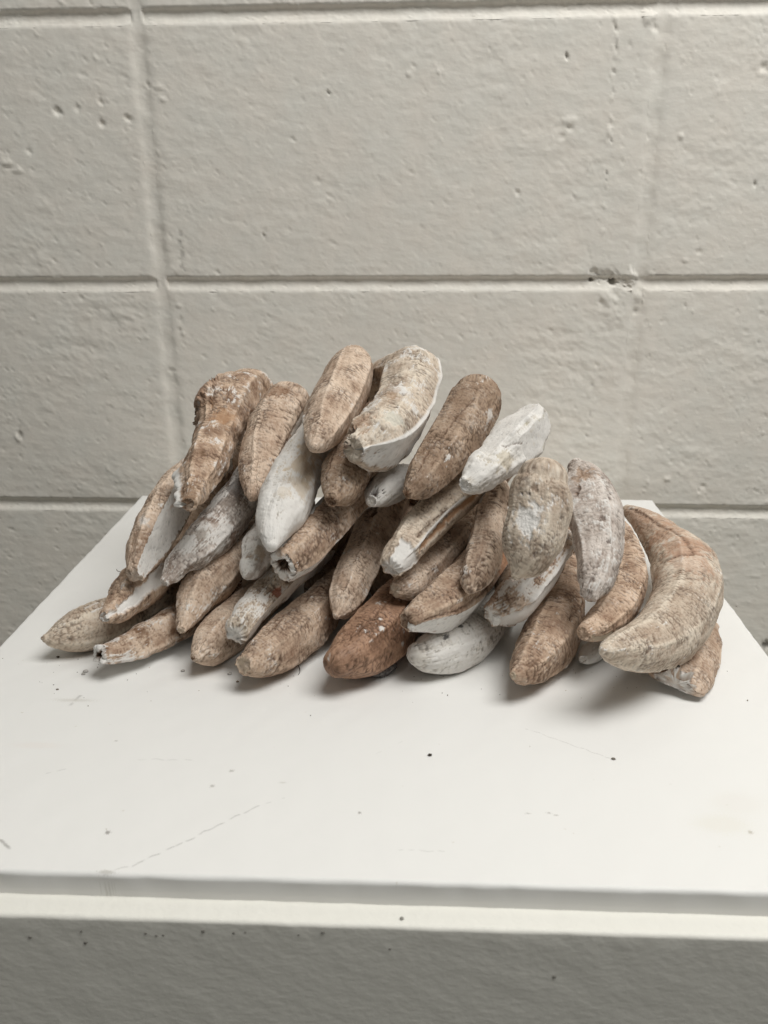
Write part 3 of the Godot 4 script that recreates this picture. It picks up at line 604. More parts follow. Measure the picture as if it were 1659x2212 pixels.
func banana(j):
	var o: Dictionary = j.o
	var p: Array = j.p
	var seed_: float = j.seed
	# the spine, evenly spaced
	var dense := []
	for k in (p.size() - 1) * 24 + 1:
		dense.append(smooth_at(p, minf(k / 24.0, p.size() - 1.0001)))
	var run := [0.0]
	for k in range(1, dense.size()):
		run.append(run[-1] + Vector3(dense[k][0] - dense[k - 1][0], dense[k][1] - dense[k - 1][1], dense[k][2] - dense[k - 1][2]).length())
	var total: float = run[-1]
	var step := 0.82
	var n := int(total / step) + 1
	var C := PackedVector3Array()
	var R := PackedFloat32Array()
	var at := 0
	for k in n:
		var s: float = total * k / (n - 1)
		while at < run.size() - 2 and run[at + 1] < s:
			at += 1
		var f: float = clampf((s - run[at]) / maxf(run[at + 1] - run[at], 1e-6), 0, 1)
		var a = dense[at]
		var b = dense[at + 1]
		C.append(Vector3(lerpf(a[0], b[0], f), lerpf(a[1], b[1], f), lerpf(a[2], b[2], f)) - j.base)
		R.append(maxf(lerpf(a[3], b[3], f), 1.0))
	# frames: facing the front half-way, carried along without twist
	var T := PackedVector3Array()
	for k in n:
		T.append((C[mini(k + 1, n - 1)] - C[maxi(k - 1, 0)]).normalized())
	var N := PackedVector3Array()
	N.resize(n)
	var front: Vector3 = o.get("front", Vector3(0.0, 0.42, 0.9)).normalized()
	var mid := int(n * 0.4)
	N[mid] = (front - T[mid] * front.dot(T[mid])).normalized()
	for k in range(mid + 1, n):
		N[k] = (N[k - 1] - T[k] * N[k - 1].dot(T[k])).normalized()
	for k in range(mid - 1, -1, -1):
		N[k] = (N[k + 1] - T[k] * N[k + 1].dot(T[k])).normalized()
	# rings: cap, body, cap. Each: spine index, offset along the spine, radius share, cap kind
	var rings := []
	var near_cap = o.get("near", "point")
	var far_cap = o.get("far", "point")
	for e in 2:
		var kind = near_cap if e == 0 else far_cap
		var r0: float = R[0] if e == 0 else R[n - 1]
		var list := []
		if kind == "point":
			for q in range(1, 8):
				var a := q / 7.0 * PI / 2
				list.append([r0 * 0.85 * sin(a), maxf(cos(a), 0.01), 0])
		elif kind == "nib":
			for q in range(1, 6):
				var a := q / 6.0 * PI / 2
				list.append([r0 * 0.7 * sin(a), cos(a), 0])
			var rn: float = minf(r0 * 0.3, 1.9) / r0
			for w in [[0.72, 1.25, 1], [0.86, 1.1, 1], [1.0, 1.05, 1], [1.05, 0.7, 1], [1.02, 0.02, 1]]:
				list.append([r0 * w[0], rn * w[1], w[2]])
		elif kind == "cut" or kind == "rough":
			var long: float = o.get("cap", 1.0)
			for w in [[0.14, 0.985, 0], [0.26, 0.94, 0], [0.36, 0.86, 2], [0.43, 0.75, 2], [0.46, 0.62, 1], [0.46, 0.48, 1], [0.44, 0.34, 1], [0.43, 0.18, 1], [0.42, 0.01, 1]]:
				list.append([w[0] * r0 * long, w[1], w[2]])
		elif kind == "hole":
			for w in [[0.8, 0.985, 0], [1.5, 0.95, 2], [2.1, 0.88, 2], [2.4, 0.78, 2], [2.5, 0.67, 2], [2.2, 0.57, 2], [1.3, 0.50, 1], [0.0, 0.46, 1], [-1.5, 0.42, 1], [-3.0, 0.37, 1], [-4.2, 0.29, 1], [-5.0, 0.18, 1], [-5.2, 0.01, 1]]:
				list.append([w[0], w[1], w[2]])
		if e == 0:
			list.reverse()
			for w in list:
				rings.append([0, -w[0], w[1], w[2]])
			for k in n:
				rings.append([k, 0.0, 1.0, 0])
		else:
			for w in list:
				rings.append([n - 1, w[0], w[1], w[2]])
	var rows := rings.size()
	var cols: int = o.get("around", 106)
	var TH := PackedFloat32Array()
	for k in cols:
		var s := TAU * k / cols - PI
		TH.append(s - 0.5 * sin(s))
	# what is done to the surface
	var colours = palette(j.pal)
	var lite: Color = colours[0]
	var deep: Color = colours[1]
	var tint := 1.0 + 0.045 * sin(seed_ * 1.7)
	var grey := 0.05 * (0.5 + 0.5 * sin(seed_ * 2.9))
	for k in 2:
		var e: Color = [lite, deep][k]
		var g := (e.r + e.g + e.b) / 3.0
		e = Color(e.r * tint, e.g * tint, e.b * tint).lerp(Color(g * tint, g * tint, g * tint), grey)
		if j.pal != "white":
			if k == 0:
				lite = e
			else:
				deep = e
	var facet: float = o.get("facet", 0.5) * 0.6
	var rot: float = deg_to_rad(o.get("rot", 10.0 + fmod(seed_ * 7.0, 60.0)))
	var ridge_h: float = o.get("ridge", 0.5)
	var lumpy: float = o.get("lumpy", 1.0)
	var rings_w: float = o.get("rings", 0.5) * (1.0 + 0.35 * sin(seed_ * 3.7)) + 0.30
	var dashes: float = o.get("dashes", 1.0)
	var hatch: float = o.get("hatch", 0.9 if j.pal != "white" else 0.0)
	var dusty: float = o.get("dusty", 0.36 if j.pal != "waxy" else 0.05)
	var squash: float = o.get("squash", 1.0)
	var white: float = o.get("white", -0.5)
	var stain: float = o.get("stain", 0.0)
	var shaves: Array = o.get("shave", [])
	var peels: Array = o.get("peel", [])
	var fins: Array = o.get("fin", [])
	var spots: Array = j.spots
	var cracks := []
	for w in o.get("cracks", []):
		cracks.append(w)
	var rng := RandomNumberGenerator.new()
	rng.seed = int(seed_ * 100.0) + 3
	for k in int(o.get("slits", 0)):       # short cracks across the skin
		var t := rng.randf_range(0.06, 0.8)
		var a := rng.randf_range(-75, 75)
		var l := rng.randf_range(6, 26)
		cracks.append([t, a, t + rng.randf_range(-0.012, 0.012), a + l, rng.randf_range(0.3, 0.6), rng.randf_range(0.3, 0.7)])
	var v := PackedVector3Array()
	var c := PackedColorArray()
	var cls := PackedByteArray()
	v.resize(rows * cols)
	c.resize(rows * cols)
	cls.resize(rows * cols)
	var dark_tip: Color = o.get("tip", DARK * 1.6)
	for i in rows:
		var ring = rings[i]
		var k: int = ring[0]
		var centre: Vector3 = C[k] + T[k] * float(ring[1])
		var Nk := N[k]
		var Bk := T[k].cross(Nk)
		var r0: float = R[k]
		var share0: float = ring[2]
		var share := share0
		var centre0 := centre
		var cap: int = ring[3]
		var s: float = total * k / (n - 1) + float(ring[1])
		var t := s / total
		if cap == 1 and i > rows / 2 and far_cap != "nib":
			cap = 2
		var ends := clampf(minf(s + 1.0, total - s) / 16.0, 0.12, 1.0)
		var here := []
		for w in spots:
			if absf(w[0] - t) * total < w[2] * 1.8 + 2.0:
				here.append(w)
		var cracked := []
		for w in cracks:
			var pad: float = 2.5 / total
			if t > minf(w[0], w[2]) - pad and t < maxf(w[0], w[2]) + pad:
				cracked.append(w)
		for jj in cols:
			var th: float = TH[jj]
			share = share0
			centre = centre0
			var deg := rad_to_deg(th)
			var rq := r0 * maxf(share, 0.06)
			var phi := fposmod(th - rot + 0.35 * t, TAU / 5.0) - TAU / 10.0
			var poly := 0.809 / cos(phi)
			var arc := (TAU / 10.0 - absf(phi)) * r0
			var ridge := exp(-arc * arc / 1.7)
			var r: float = r0 * lerpf(1.0, poly / 0.905, facet * 0.5 * ends)
			var dir := Nk * cos(th) + Bk * sin(th)
			var q := centre + dir * r * share
			var body := 1.0 if cap == 0 else 0.35
			var a1 := lump.get_noise_3d(q.x / 17.0 + seed_, q.y / 17.0, q.z / 17.0)
			var a2 := lump.get_noise_3d(q.x / 5.2, q.y / 5.2 + seed_, q.z / 5.2)
			var a3 := fine.get_noise_3d(q.x / 1.5, q.y / 1.5, q.z / 1.5 + seed_)
			var a4 := cloudy.get_noise_3d(q.x / 22.0, q.y / 22.0 + seed_, q.z / 22.0)
			var along := fine.get_noise_3d(s / 11.0, th * rq / 1.25, seed_)
			var broad := lump.get_noise_3d(s / 26.0, th * rq / 4.5, seed_ + 60.0)
			var across := wrinkle.get_noise_3d(s / 1.75, th * rq / 7.5, seed_ + 4.0)
			var hair := fine.get_noise_3d(s / 0.85, th * rq / 4.2, seed_ + 31.0)
			var gate := clampf(lump.get_noise_3d(s / 18.0, th * rq / 14.0, seed_ + 8.0) * 1.6 + 0.50, 0.0, 1.0)
			var crack := minf(smoothstep(0.24, 0.52, across) * rings_w * gate, 1.0)
			var dash := smoothstep(0.38, 0.72, hair) * dashes
			var net := 0.0
			if hatch > 0.0:
				var where := clampf(lump.get_noise_3d(s / 22.0, th * rq / 16.0, seed_ + 77.0) * 2.0 + 0.25, 0.0, 1.0) * hatch
				if where > 0.02:
					var e := cells.get_noise_3d(s / 2.7 + a2 * 0.3, th * rq / 4.2 + a2 * 0.3, seed_ * 0.5) + 1.0
					net = smoothstep(0.24, 0.05, e) * where
			var h := lumpy * (a1 * 0.75 + a2 * 0.20) + a3 * 0.08 + along * 0.13 + broad * 0.22 + ridge * ridge_h * ends - crack * 0.5 - dash * 0.12 - net * 0.27 + across * 0.12 * rings_w
			# skin colour
			var weave := fine.get_noise_3d(s / 0.95, th * rq / 5.5, seed_ + 13.0)
			var mixv := clampf(0.69 + a4 * 0.84 + along * 0.12 + broad * 0.16 + weave * 0.17 + a3 * 0.16 + ridge * 0.55 * ends, 0.0, 1.1)
			var col := (deep * 0.9).lerp(lite, mixv)
			var fleck := a3 * 0.7 + a2 * 0.5 + along * 0.2
			if fleck < -0.50:
				col = col.lerp(deep * 0.6, clampf((-0.50 - fleck) * 3.0, 0, 0.7))
			col = col.lerp(deep * 0.42, minf(1.0, crack * 0.72 + dash * 0.40 + net * 0.72))
			# plaster dust held in the grain
			var dust := clampf(0.30 + a4 * 0.9 + a1 * 0.5, 0.0, 1.0) * clampf(weave * 0.9 + a3 * 1.2 + a2 * 0.3 + 0.05, 0.0, 0.8) * dusty
			col = col.lerp(PLASTER, dust)
			if stain > 0.0:
				var st := smoothstep(0.08, 0.34, cloudy.get_noise_3d(q.x / 15.0 + 50.0, q.y / 15.0 + seed_, q.z / 15.0) + 0.15 * a3) * stain
				col = col.lerp(Color(0.16, 0.085, 0.045), st)
				h -= st * 0.35
			var worn := smoothstep(0.05, 0.28, cloudy.get_noise_3d(q.x / 19.0, q.y / 19.0 + seed_ + 90.0, q.z / 19.0) + white + 0.22 * a3 + 0.20 * along + 0.1 * a2 + ridge * 0.16)
			if worn > 0.0:
				col = col.lerp(PLASTER, worn * 0.85)
				h += worn * 0.12
			var kind := 0
			if cap == 1:
				col = dark_tip.lerp(col, clampf(0.25 + a3 * 0.6 + a2 * 0.5, 0, 0.75))
				h = a2 * 1.3 + a3 * 0.6 + a1 * 0.8
				kind = 2
			elif cap == 2 and (near_cap == "hole" or near_cap == "cut"):
				if o.get("rim", true) and near_cap == "hole":
					col = PLASTER.lerp(col, clampf(0.35 + a3 * 0.6 + a1 * 0.9, 0, 1))
				h = a2 * 1.2 + a3 * 0.4 + a1 * 1.4
			# spots: t, degrees, radius, colour, amount, depth
			for w in here:
				var du: float = (t - w[0]) * total
				var dv: float = wrapf(deg - w[1], -180.0, 180.0) * PI / 180.0 * r0
				var dd: float = sqrt(du * du + dv * dv) / w[2] * (1.0 + 0.55 * a2 + 0.3 * a3 + 0.25 * along + 0.4 * a4)
				if dd < 1.25:
					var m := smoothstep(1.15, 0.7, dd)
					col = col.lerp(w[3], m * w[4])
					h -= m * w[5]
			# cracks: t, degrees to t, degrees, half width, depth
			for w in cracked:
				var ax: float = w[0] * total
				var ay: float = deg_to_rad(w[1]) * r0
				var bx: float = w[2] * total - ax
				var by: float = deg_to_rad(w[3]) * r0 - ay
				var px: float = s - ax
				var py: float = th * r0 - ay + a2 * 0.9 + a1 * 1.0
				var g: float = clampf((px * bx + py * by) / maxf(bx * bx + by * by, 1e-6), 0, 1)
				var dd: float = Vector2(px - bx * g, py - by * g).length() / w[4]
				if dd < 2.6:
					var m := exp(-dd * dd * 0.8) * clampf(0.75 + a3, 0.3, 1.0)
					h -= m * w[5]
					col = col.lerp(Color(0.10, 0.05, 0.028), m * 0.85)
			# peels: degrees from, to, t from, to, depth, colour
			for w in peels:
				var e: float = minf(minf(deg - w[0], w[1] - deg) * PI / 180.0 * r0, minf(t - w[2], w[3] - t) * total) + a2 * 1.5 + a3 * 0.5
				if e > 0.0:
					var m := clampf(e / 0.9, 0, 1)
					h = lerpf(h, a1 * 0.3 * lumpy + a2 * 0.12 - w[4], m)
					var pc: Color = w[5]
					col = col.lerp(Color(pc.r + a4 * 0.06 + a3 * 0.02, pc.g + a4 * 0.06 + a3 * 0.02, pc.b + a4 * 0.06 + a3 * 0.02), m)
					if m > 0.6 and w[4] > 0.7:
						kind = 1
			# fins: thin flash left at the seam: degrees, height, half width in degrees, t from, to
			for w in fins:
				var e := clampf(minf(t - w[3], w[4] - t) * total / 4.0 + a2 * 0.3, 0, 1)
				if e > 0.0:
					var d: float = wrapf(deg - w[0], -180.0, 180.0) / w[2]
					var g := exp(-d * d) * e
					h += w[1] * g * (0.9 + 0.25 * a1 + 0.12 * a2)
					if g > 0.25:
						col = col.lerp(PLASTER, clampf((g - 0.2) * 4.0, 0, 1))
						kind = 1
			var off := dir * (r + h * body) * share
			if squash < 1.0:
				off -= Nk * off.dot(Nk) * (1.0 - squash)
			if cap > 0 and ring[0] == 0 and near_cap != "nib":
				var w1 := lump.get_noise_3d(cos(th) * 1.15, sin(th) * 1.15, seed_ + 5.0)
				var w2 := lump.get_noise_3d(cos(th) * 2.9, sin(th) * 2.9, seed_ + 15.0)
				var ragged: float = minf(r0 / 9.0, 1.3) * o.get("ragged", 1.0)
				centre = C[k] + T[k] * (float(ring[1]) + (w1 * 2.2 + w2 * 1.0) * ragged * smoothstep(0.25, 1.0, share0))
				if near_cap == "hole" and share < 0.66:
					var inside := smoothstep(0.68, 0.48, share)
					share = share0 * (1.0 + inside * (w1 * 0.55 + w2 * 0.4 - 0.18))
					var ha: float = deg_to_rad(o.get("hole_at", 0.0))
					centre += (Nk * cos(ha) + Bk * sin(ha)) * r0 * 0.22 * inside
					off = dir * (r + h * body) * share
			if cap == 1:
				off = dir * r * share * (1.0 + 0.45 * a2 + 0.35 * a1) + T[k] * h * 0.8 * minf(share * 3.0, 1.0)
			# flat broken faces: degrees, distance from the spine as a share of the radius, t from, to
			for w in shaves:
				var m := smoothstep(0.0, 3.0, (t - w[2]) * total) * smoothstep(0.0, 3.0, (w[3] - t) * total)
				if m > 0.0:
					var ang: float = deg_to_rad(w[0])
					var nrm := Nk * cos(ang) + Bk * sin(ang)
					var x := off.dot(nrm)
					var d: float = r0 * w[1] + a1 * 0.45 + (1.0 - m) * r0
					if x > d:
						var cutd := x - d
						off -= nrm * (cutd - a2 * 0.16 - minf(0.0, fleck + 0.45) * 0.5)
						var edge := cutd + a2 * 0.5 + a3 * 0.25 - 0.45
						if edge > 0.0 and cap != 1:
							var tone := 1.0 + a4 * 0.14 + a3 * 0.05 + minf(0.0, fleck + 0.35) * 0.5
							var pl := Color(PLASTER.r * tone, PLASTER.g * tone, PLASTER.b * tone)
							if a2 > 0.55:
								pl = pl.lerp(deep, clampf((a2 - 0.55) * 2.0, 0, 0.6))
							col = col.lerp(pl, clampf(edge * 4.0, 0, 1))
							if edge > 0.2:
								kind = 1
			v[i * cols + jj] = (centre + off) * MM
			c[i * cols + jj] = col
			cls[i * cols + jj] = kind
	var nn := grid_normals(v, rows, cols, true)
	# parts: the skin, each bared patch of plaster and the stem end; patches too small to matter stay with what surrounds them
	var count := (rows - 1) * cols
	var group := PackedInt32Array()
	group.resize(count)
	var kinds := []
	for turn in 2:
		group.fill(-1)
		kinds = []
		for start in count:
			if group[start] >= 0:
				continue
			var here: int = cls[start]
			var members := PackedInt32Array([start])
			group[start] = kinds.size()
			var q := 0
			while q < members.size():
				var e := members[q]
				q += 1
				var ei := e / cols
				var ej := e % cols
				for x in [ei * cols + (ej + 1) % cols, ei * cols + (ej + cols - 1) % cols, e + cols, e - cols]:
					if x >= 0 and x < count and group[x] < 0 and cls[x] == here:
						group[x] = kinds.size()
						members.append(x)
			if turn == 0 and members.size() < 110:
				var other := 0 if here != 0 else 1
				for e in members:
					cls[e] = other
			kinds.append(here)
	var out := []
	var skin: String = "waxy" if j.pal == "waxy" else "plaster" if j.pal == "white" else "skin"
	var maps := []
	for k in kinds:
		var map := PackedInt32Array()
		map.resize(v.size())
		map.fill(-1)
		maps.append(map)
		out.append({"name": ["banana_skin" if j.pal != "white" else "plaster_body", "bare_plaster", "stem_end"][k], "v": PackedVector3Array(), "n": PackedVector3Array(), "c": PackedColorArray(), "i": PackedInt32Array(), "m": [skin, "plaster", "tip"][k]})
	for part in kinds.size():
		var map: PackedInt32Array = maps[part]
		var pv := PackedVector3Array()
		var pn := PackedVector3Array()
		var pc := PackedColorArray()
		var idx := PackedInt32Array()
		for o0 in count:
			if group[o0] != part:
				continue
			var o1: int = o0 / cols * cols + (o0 % cols + 1) % cols
			for e in [o0, o0 + cols, o1, o1, o0 + cols, o1 + cols]:
				if map[e] < 0:
					map[e] = pv.size()
					pv.append(v[e])
					pn.append(nn[e])
					pc.append(c[e])
				idx.append(map[e])
		out[part].v = pv
		out[part].n = pn
		out[part].c = pc
		out[part].i = idx
	return out

# ---------------------------------------------------------------- the plinth
# a board with rounded edges: a grid over a rounded box
func board(size: Vector3, radius: float, parent, called, at: Vector3, cell = 0.02, wobble = 0.0003):
	var st := SurfaceTool.new()
	st.begin(Mesh.PRIMITIVE_TRIANGLES)
	var half := size / 2.0
	var core := half - Vector3.ONE * radius
	var first := 0
	for face in 6:
		var ax := face / 2
		var sg := 1.0 if face % 2 == 0 else -1.0
		var u := (ax + 1) % 3
		var w := (ax + 2) % 3
		var us := stops(half[u], radius, cell)
		var ws := stops(half[w], radius, cell)
		for a in us:
			for b in ws:
				var q := Vector3.ZERO
				q[ax] = half[ax] * sg
				q[u] = a
				q[w] = b
				var inner := q.clamp(-core, core)
				var d := (q - inner).normalized()
				var pos := inner + d * radius
				var g := pos + at
				pos += d * wobble * (1.0 * lump.get_noise_3d(g.x * 120.0, g.y * 190.0, g.z * 120.0) + 0.7 * lump.get_noise_3d(g.x * 45.0, g.y * 70.0, g.z * 45.0 + 7.0))
				st.set_normal(d)
				st.set_uv(Vector2(pos.x / size.x + 0.5, pos.z / size.z + 0.5))
				st.add_vertex(pos)
		for a in us.size() - 1:
			for b in ws.size() - 1:
				var o: int = first + a * ws.size() + b
				var quad := [o, o + 1, o + ws.size(), o + 1, o + ws.size() + 1, o + ws.size()]
				if sg < 0.0:
					quad.reverse()
				quad.reverse()
				for e in quad:
					st.add_index(e)
		first += us.size() * ws.size()
	st.generate_normals()
	var o = obj(called, st.commit(), M.paint, parent)
	o.position = at
	return o

func stops(half: float, radius: float, cell: float) -> Array:
	var r := []
	for k in 5:
		r.append(-half + radius * k / 5.0)
	var n := maxi(1, int((2 * half - 2 * radius) / cell))
	for k in n + 1:
		r.append(-half + radius + (2 * half - 2 * radius) * k / n)
	for k in range(1, 6):
		r.append(half - radius + radius * k / 5.0)
	return r

func plinth():
	var t = thing("plinth", "square white painted wooden plinth carrying the pile of casts", "plinth", Vector3(0.2029, 0, 0.2566))
	t.rotation.y = 0.00731
	var w := 0.458
	var b = board(Vector3(w, 0.019, w), 0.0022, t, "top_board", Vector3(0, TOP - 0.0095, 0), 0.006)
	b.set_surface_override_material(0, top_paint())
	var f = board(Vector3(w + 0.004, 0.88, 0.018), 0.0018, t, "front_panel", Vector3(0, TOP - 0.0112 - 0.44, w / 2 + 0.0110 - 0.009), 0.005, 0.0002)
	f.set_surface_override_material(0, M.panel_paint)
	fleck(t, Vector3(-0.1071, 0.8956, 0.2400), 0.00050)
	fleck(t, Vector3(-0.0813, 0.8955, 0.2400), 0.00055)
	fleck(t, Vector3(-0.0770, 0.8947, 0.2400), 0.00060)
	fleck(t, Vector3(-0.0742, 0.8949, 0.2400), 0.00050)
	fleck(t, Vector3(-0.0581, 0.8977, 0.2400), 0.00080)
	fleck(t, Vector3(-0.0461, 0.8972, 0.2400), 0.00060)
	fleck(t, Vector3(-0.0414, 0.8979, 0.2400), 0.00050)
	fleck(t, Vector3(-0.0205, 0.8973, 0.2400), 0.00050)
	fleck(t, Vector3(-0.0110, 0.8989, 0.2400), 0.00070)
	fleck(t, Vector3(-0.1283, 0.8916, 0.2400), 0.00070)
	fleck(t, Vector3(-0.1061, 0.8897, 0.2400), 0.00080)
	fleck(t, Vector3(0.0795, 0.8800, 0.2400), 0.00080)
	fleck(t, Vector3(0.0151, 0.8917, 0.2400), 0.00060)
	board(Vector3(w - 0.01, 0.88, 0.016), 0.0015, t, "back_panel", Vector3(0, TOP - 0.0195 - 0.44, -w / 2 + 0.012), 0.05)
	for s in [-1, 1]:
		board(Vector3(0.016, 0.88, w - 0.05), 0.0015, t, "side_panel", Vector3(s * (w / 2 - 0.011), TOP - 0.0195 - 0.44, 0), 0.05)

# paint of the top board: scuffs, specks and a scratch where the photograph shows them; u, v run over the board, left to right and back to front
func top_paint():
	var side := 2048
	var im := Image.create(side, side, false, Image.FORMAT_RGB8)
	var base := Color(0.815, 0.808, 0.79).linear_to_srgb()
	im.fill(base)
	var rng := RandomNumberGenerator.new()
	rng.seed = 41
	# faint blotches of grime and yellowing in the paint
	for k in 60:
		var at := Vector2(rng.randf(), rng.randf()) * side
		dab(im, at, Vector2(rng.randf_range(1.5, 4), rng.randf_range(1, 2.2)), Color(0.5, 0.46, 0.38).linear_to_srgb(), rng.randf_range(0.08, 0.4), rng)
	scuff(im, Vector2(0.3038, 0.9892), Vector2(0.4018, 0.9059), 1.4, 0.26, -0.60, rng)
	scuff(im, Vector2(0.2802, 0.9989), Vector2(0.3054, 0.9880), 1.2, 0.20, -0.20, rng)
	scuff(im, Vector2(0.4018, 0.9059), Vector2(0.4246, 0.8928), 1.1, 0.16, -0.10, rng)
	scuff(im, Vector2(0.6731, 0.7677), Vector2(0.7582, 0.8202), 0.9, 0.30, -0.60, rng)
	scuff(im, Vector2(0.2619, 0.8383), Vector2(0.3179, 0.8362), 2.0, 0.05, -0.20, rng)
	scuff(im, Vector2(0.1494, 0.7422), Vector2(0.1535, 0.7174), 3.0, 0.12, -0.30, rng)
	scuff(im, Vector2(0.5381, 0.9602), Vector2(0.5798, 0.9604), 1.2, 0.12, -0.30, rng)
	scuff(im, Vector2(0.1738, 0.8646), Vector2(0.1915, 0.8579), 1.3, 0.15, -0.30, rng)
	scuff(im, Vector2(0.1710, 0.9605), Vector2(0.1858, 0.9737), 2.4, 0.30, -0.40, rng)
	scuff(im, Vector2(0.5002, 0.8296), Vector2(0.5381, 0.7957), 1.0, 0.07, 0.00, rng)
	dab(im, Vector2(0.3634, 0.8539) * side, Vector2(6.0, 4.0), Color(0.4, 0.38, 0.35).linear_to_srgb(), 0.60, rng)
	dab(im, Vector2(0.3489, 0.8780) * side, Vector2(5.0, 5.0), Color(0.4, 0.38, 0.35).linear_to_srgb(), 0.60, rng)
	dab(im, Vector2(0.2670, 0.9477) * side, Vector2(5.0, 5.0), Color(0.3, 0.28, 0.26).linear_to_srgb(), 0.80, rng)
	dab(im, Vector2(0.4994, 0.9122) * side, Vector2(4.0, 4.0), Color(0.3, 0.28, 0.26).linear_to_srgb(), 0.70, rng)
	dab(im, Vector2(0.8621, 0.9252) * side, Vector2(5.0, 5.0), Color(0.45, 0.42, 0.36).linear_to_srgb(), 0.70, rng)
	dab(im, Vector2(0.2837, 0.9971) * side, Vector2(16.0, 4.0), Color(0.5, 0.48, 0.44).linear_to_srgb(), 0.60, rng)
	dab(im, Vector2(0.8400, 0.9154) * side, Vector2(60.0, 30.0), Color(0.74, 0.71, 0.60).linear_to_srgb(), 0.25, rng)
	dab(im, Vector2(0.1440, 0.8183) * side, Vector2(60.0, 14.0), Color(0.78, 0.70, 0.66).linear_to_srgb(), 0.20, rng)
	dab(im, Vector2(0.1499, 0.7295) * side, Vector2(50.0, 8.0), Color(0.55, 0.52, 0.46).linear_to_srgb(), 0.35, rng)
	dab(im, Vector2(0.8628, 0.8853) * side, Vector2(60.0, 40.0), Color(0.76, 0.73, 0.64).linear_to_srgb(), 0.20, rng)
	dab(im, Vector2(0.6863, 0.9084) * side, Vector2(5.0, 2.0), Color(0.4, 0.38, 0.35).linear_to_srgb(), 0.70, rng)
	dab(im, Vector2(0.6802, 0.9054) * side, Vector2(5.0, 3.0), Color(0.4, 0.38, 0.35).linear_to_srgb(), 0.50, rng)
	dab(im, Vector2(0.6602, 0.9075) * side, Vector2(5.0, 2.0), Color(0.4, 0.38, 0.35).linear_to_srgb(), 0.60, rng)
	dab(im, Vector2(0.2264, 0.8070) * side, Vector2(4.0, 3.0), Color(0.4, 0.38, 0.35).linear_to_srgb(), 0.50, rng)
	dab(im, Vector2(0.4187, 0.8703) * side, Vector2(8.0, 3.0), Color(0.5, 0.48, 0.44).linear_to_srgb(), 0.35, rng)
	var m = M.paint.duplicate()
	m.albedo_color = Color.WHITE
	m.uv1_triplanar = false
	m.uv1_world_triplanar = false
	m.uv1_scale = Vector3.ONE
	m.albedo_texture = ImageTexture.create_from_image(im)
	m.normal_texture = grain(0.02, 4, 3.0, 1024)
	m.normal_scale = 0.12
	return m

func dab(im: Image, at: Vector2, r: Vector2, col: Color, amount: float, rng):
	var ph: float = rng.randf() * 50.0
	for y in range(maxi(0, int(at.y - r.y * 1.5)), mini(im.get_height(), int(at.y + r.y * 1.5) + 2)):
		for x in range(maxi(0, int(at.x - r.x * 1.5)), mini(im.get_width(), int(at.x + r.x * 1.5) + 2)):
			var d := Vector2((x - at.x) / r.x, (y - at.y) / r.y).length() * (1.0 + 0.6 * lump.get_noise_2d(x / 3.0 + ph, y / 3.0))
			if d < 1.0:
				im.set_pixel(x, y, im.get_pixel(x, y).lerp(col, amount * minf(1.0, (1.0 - d) * 2.5)))

func scuff(im: Image, a: Vector2, b: Vector2, width: float, amount: float, gaps: float, rng):
	var side := im.get_width()
	var l := (b - a).length() * side
	var n := int(l / 1.2)
	for k in n:
		var t := float(k) / n
		var g := lump.get_noise_2d(t * l / 22.0, 3.0 + a.x * 50.0)
		if g < gaps:
			continue
		var q := a.lerp(b, t) * side + Vector2(0, lump.get_noise_2d(t * l / 40.0, 9.0) * 4.0)
		dab(im, q, Vector2(width * 1.6, width), Color(0.42, 0.41, 0.39).linear_to_srgb(), amount * clampf((g - gaps) * 2.5, 0.1, 1.0), rng)

# ---------------------------------------------------------------- crumbs, hairs
func crumb(seed_: int, r: float) -> ArrayMesh:
	var s := SphereMesh.new()
	s.radius = 1.0
	s.height = 2.0
	s.radial_segments = 9
	s.rings = 6
	var st := SurfaceTool.new()
	st.create_from(s, 0)
	var a = st.commit().surface_get_arrays(0)
	var v: PackedVector3Array = a[Mesh.ARRAY_VERTEX]
	for k in v.size():
		var d := v[k]
		v[k] = d * r * Vector3(1.0, 0.55, 0.8) * (1.0 + 0.45 * lump.get_noise_3d(d.x * 1.1 + seed_, d.y * 1.1, d.z * 1.1))
	a[Mesh.ARRAY_VERTEX] = v
	var m := ArrayMesh.new()
	m.add_surface_from_arrays(Mesh.PRIMITIVE_TRIANGLES, a)
	var s2 := SurfaceTool.new()
	s2.create_from(m, 0)
	s2.generate_normals()
	return s2.commit()

func thread(called, label, pts, radius: float, colour: Color):
	var n: int = (pts.size() - 1) * 8
	var at := Vector3(pts[0][0], 0, pts[0][2]) * MM + Vector3(0, TOP, 0)
	var v := PackedVector3Array()
	var C := []
	for k in n + 1:
		var q = smooth_at(pts, minf(k / 8.0, pts.size() - 1.0001))
		C.append(Vector3(q[0], q[1], q[2]) * MM + Vector3(0, TOP, 0) - at)
	for k in n + 1:
		var T: Vector3 = (C[mini(k + 1, n)] - C[maxi(k - 1, 0)]).normalized()
		var N := (Vector3(0.3, 0.8, 0.5) - T * T.dot(Vector3(0.3, 0.8, 0.5))).normalized()
		var B := T.cross(N)
		var r := radius * (0.25 if k == 0 or k == n else 1.0)
		for e in 6:
			v.append(C[k] + (N * cos(e * TAU / 6) + B * sin(e * TAU / 6)) * r)
	var idx := PackedInt32Array()
	for k in n:
		for e in 6:
			var f := (e + 1) % 6
			for z in [k * 6 + e, k * 6 + 6 + e, k * 6 + f, k * 6 + f, k * 6 + 6 + e, k * 6 + 6 + f]:
				idx.append(z)
	var o = obj(called, array_mesh(v, grid_normals(v, n + 1, 6, true), null, idx), mat(colour, 0.7), self)
	o.position = at
	o.set_meta("label", label)
	o.set_meta("category", "fibre")
	return o

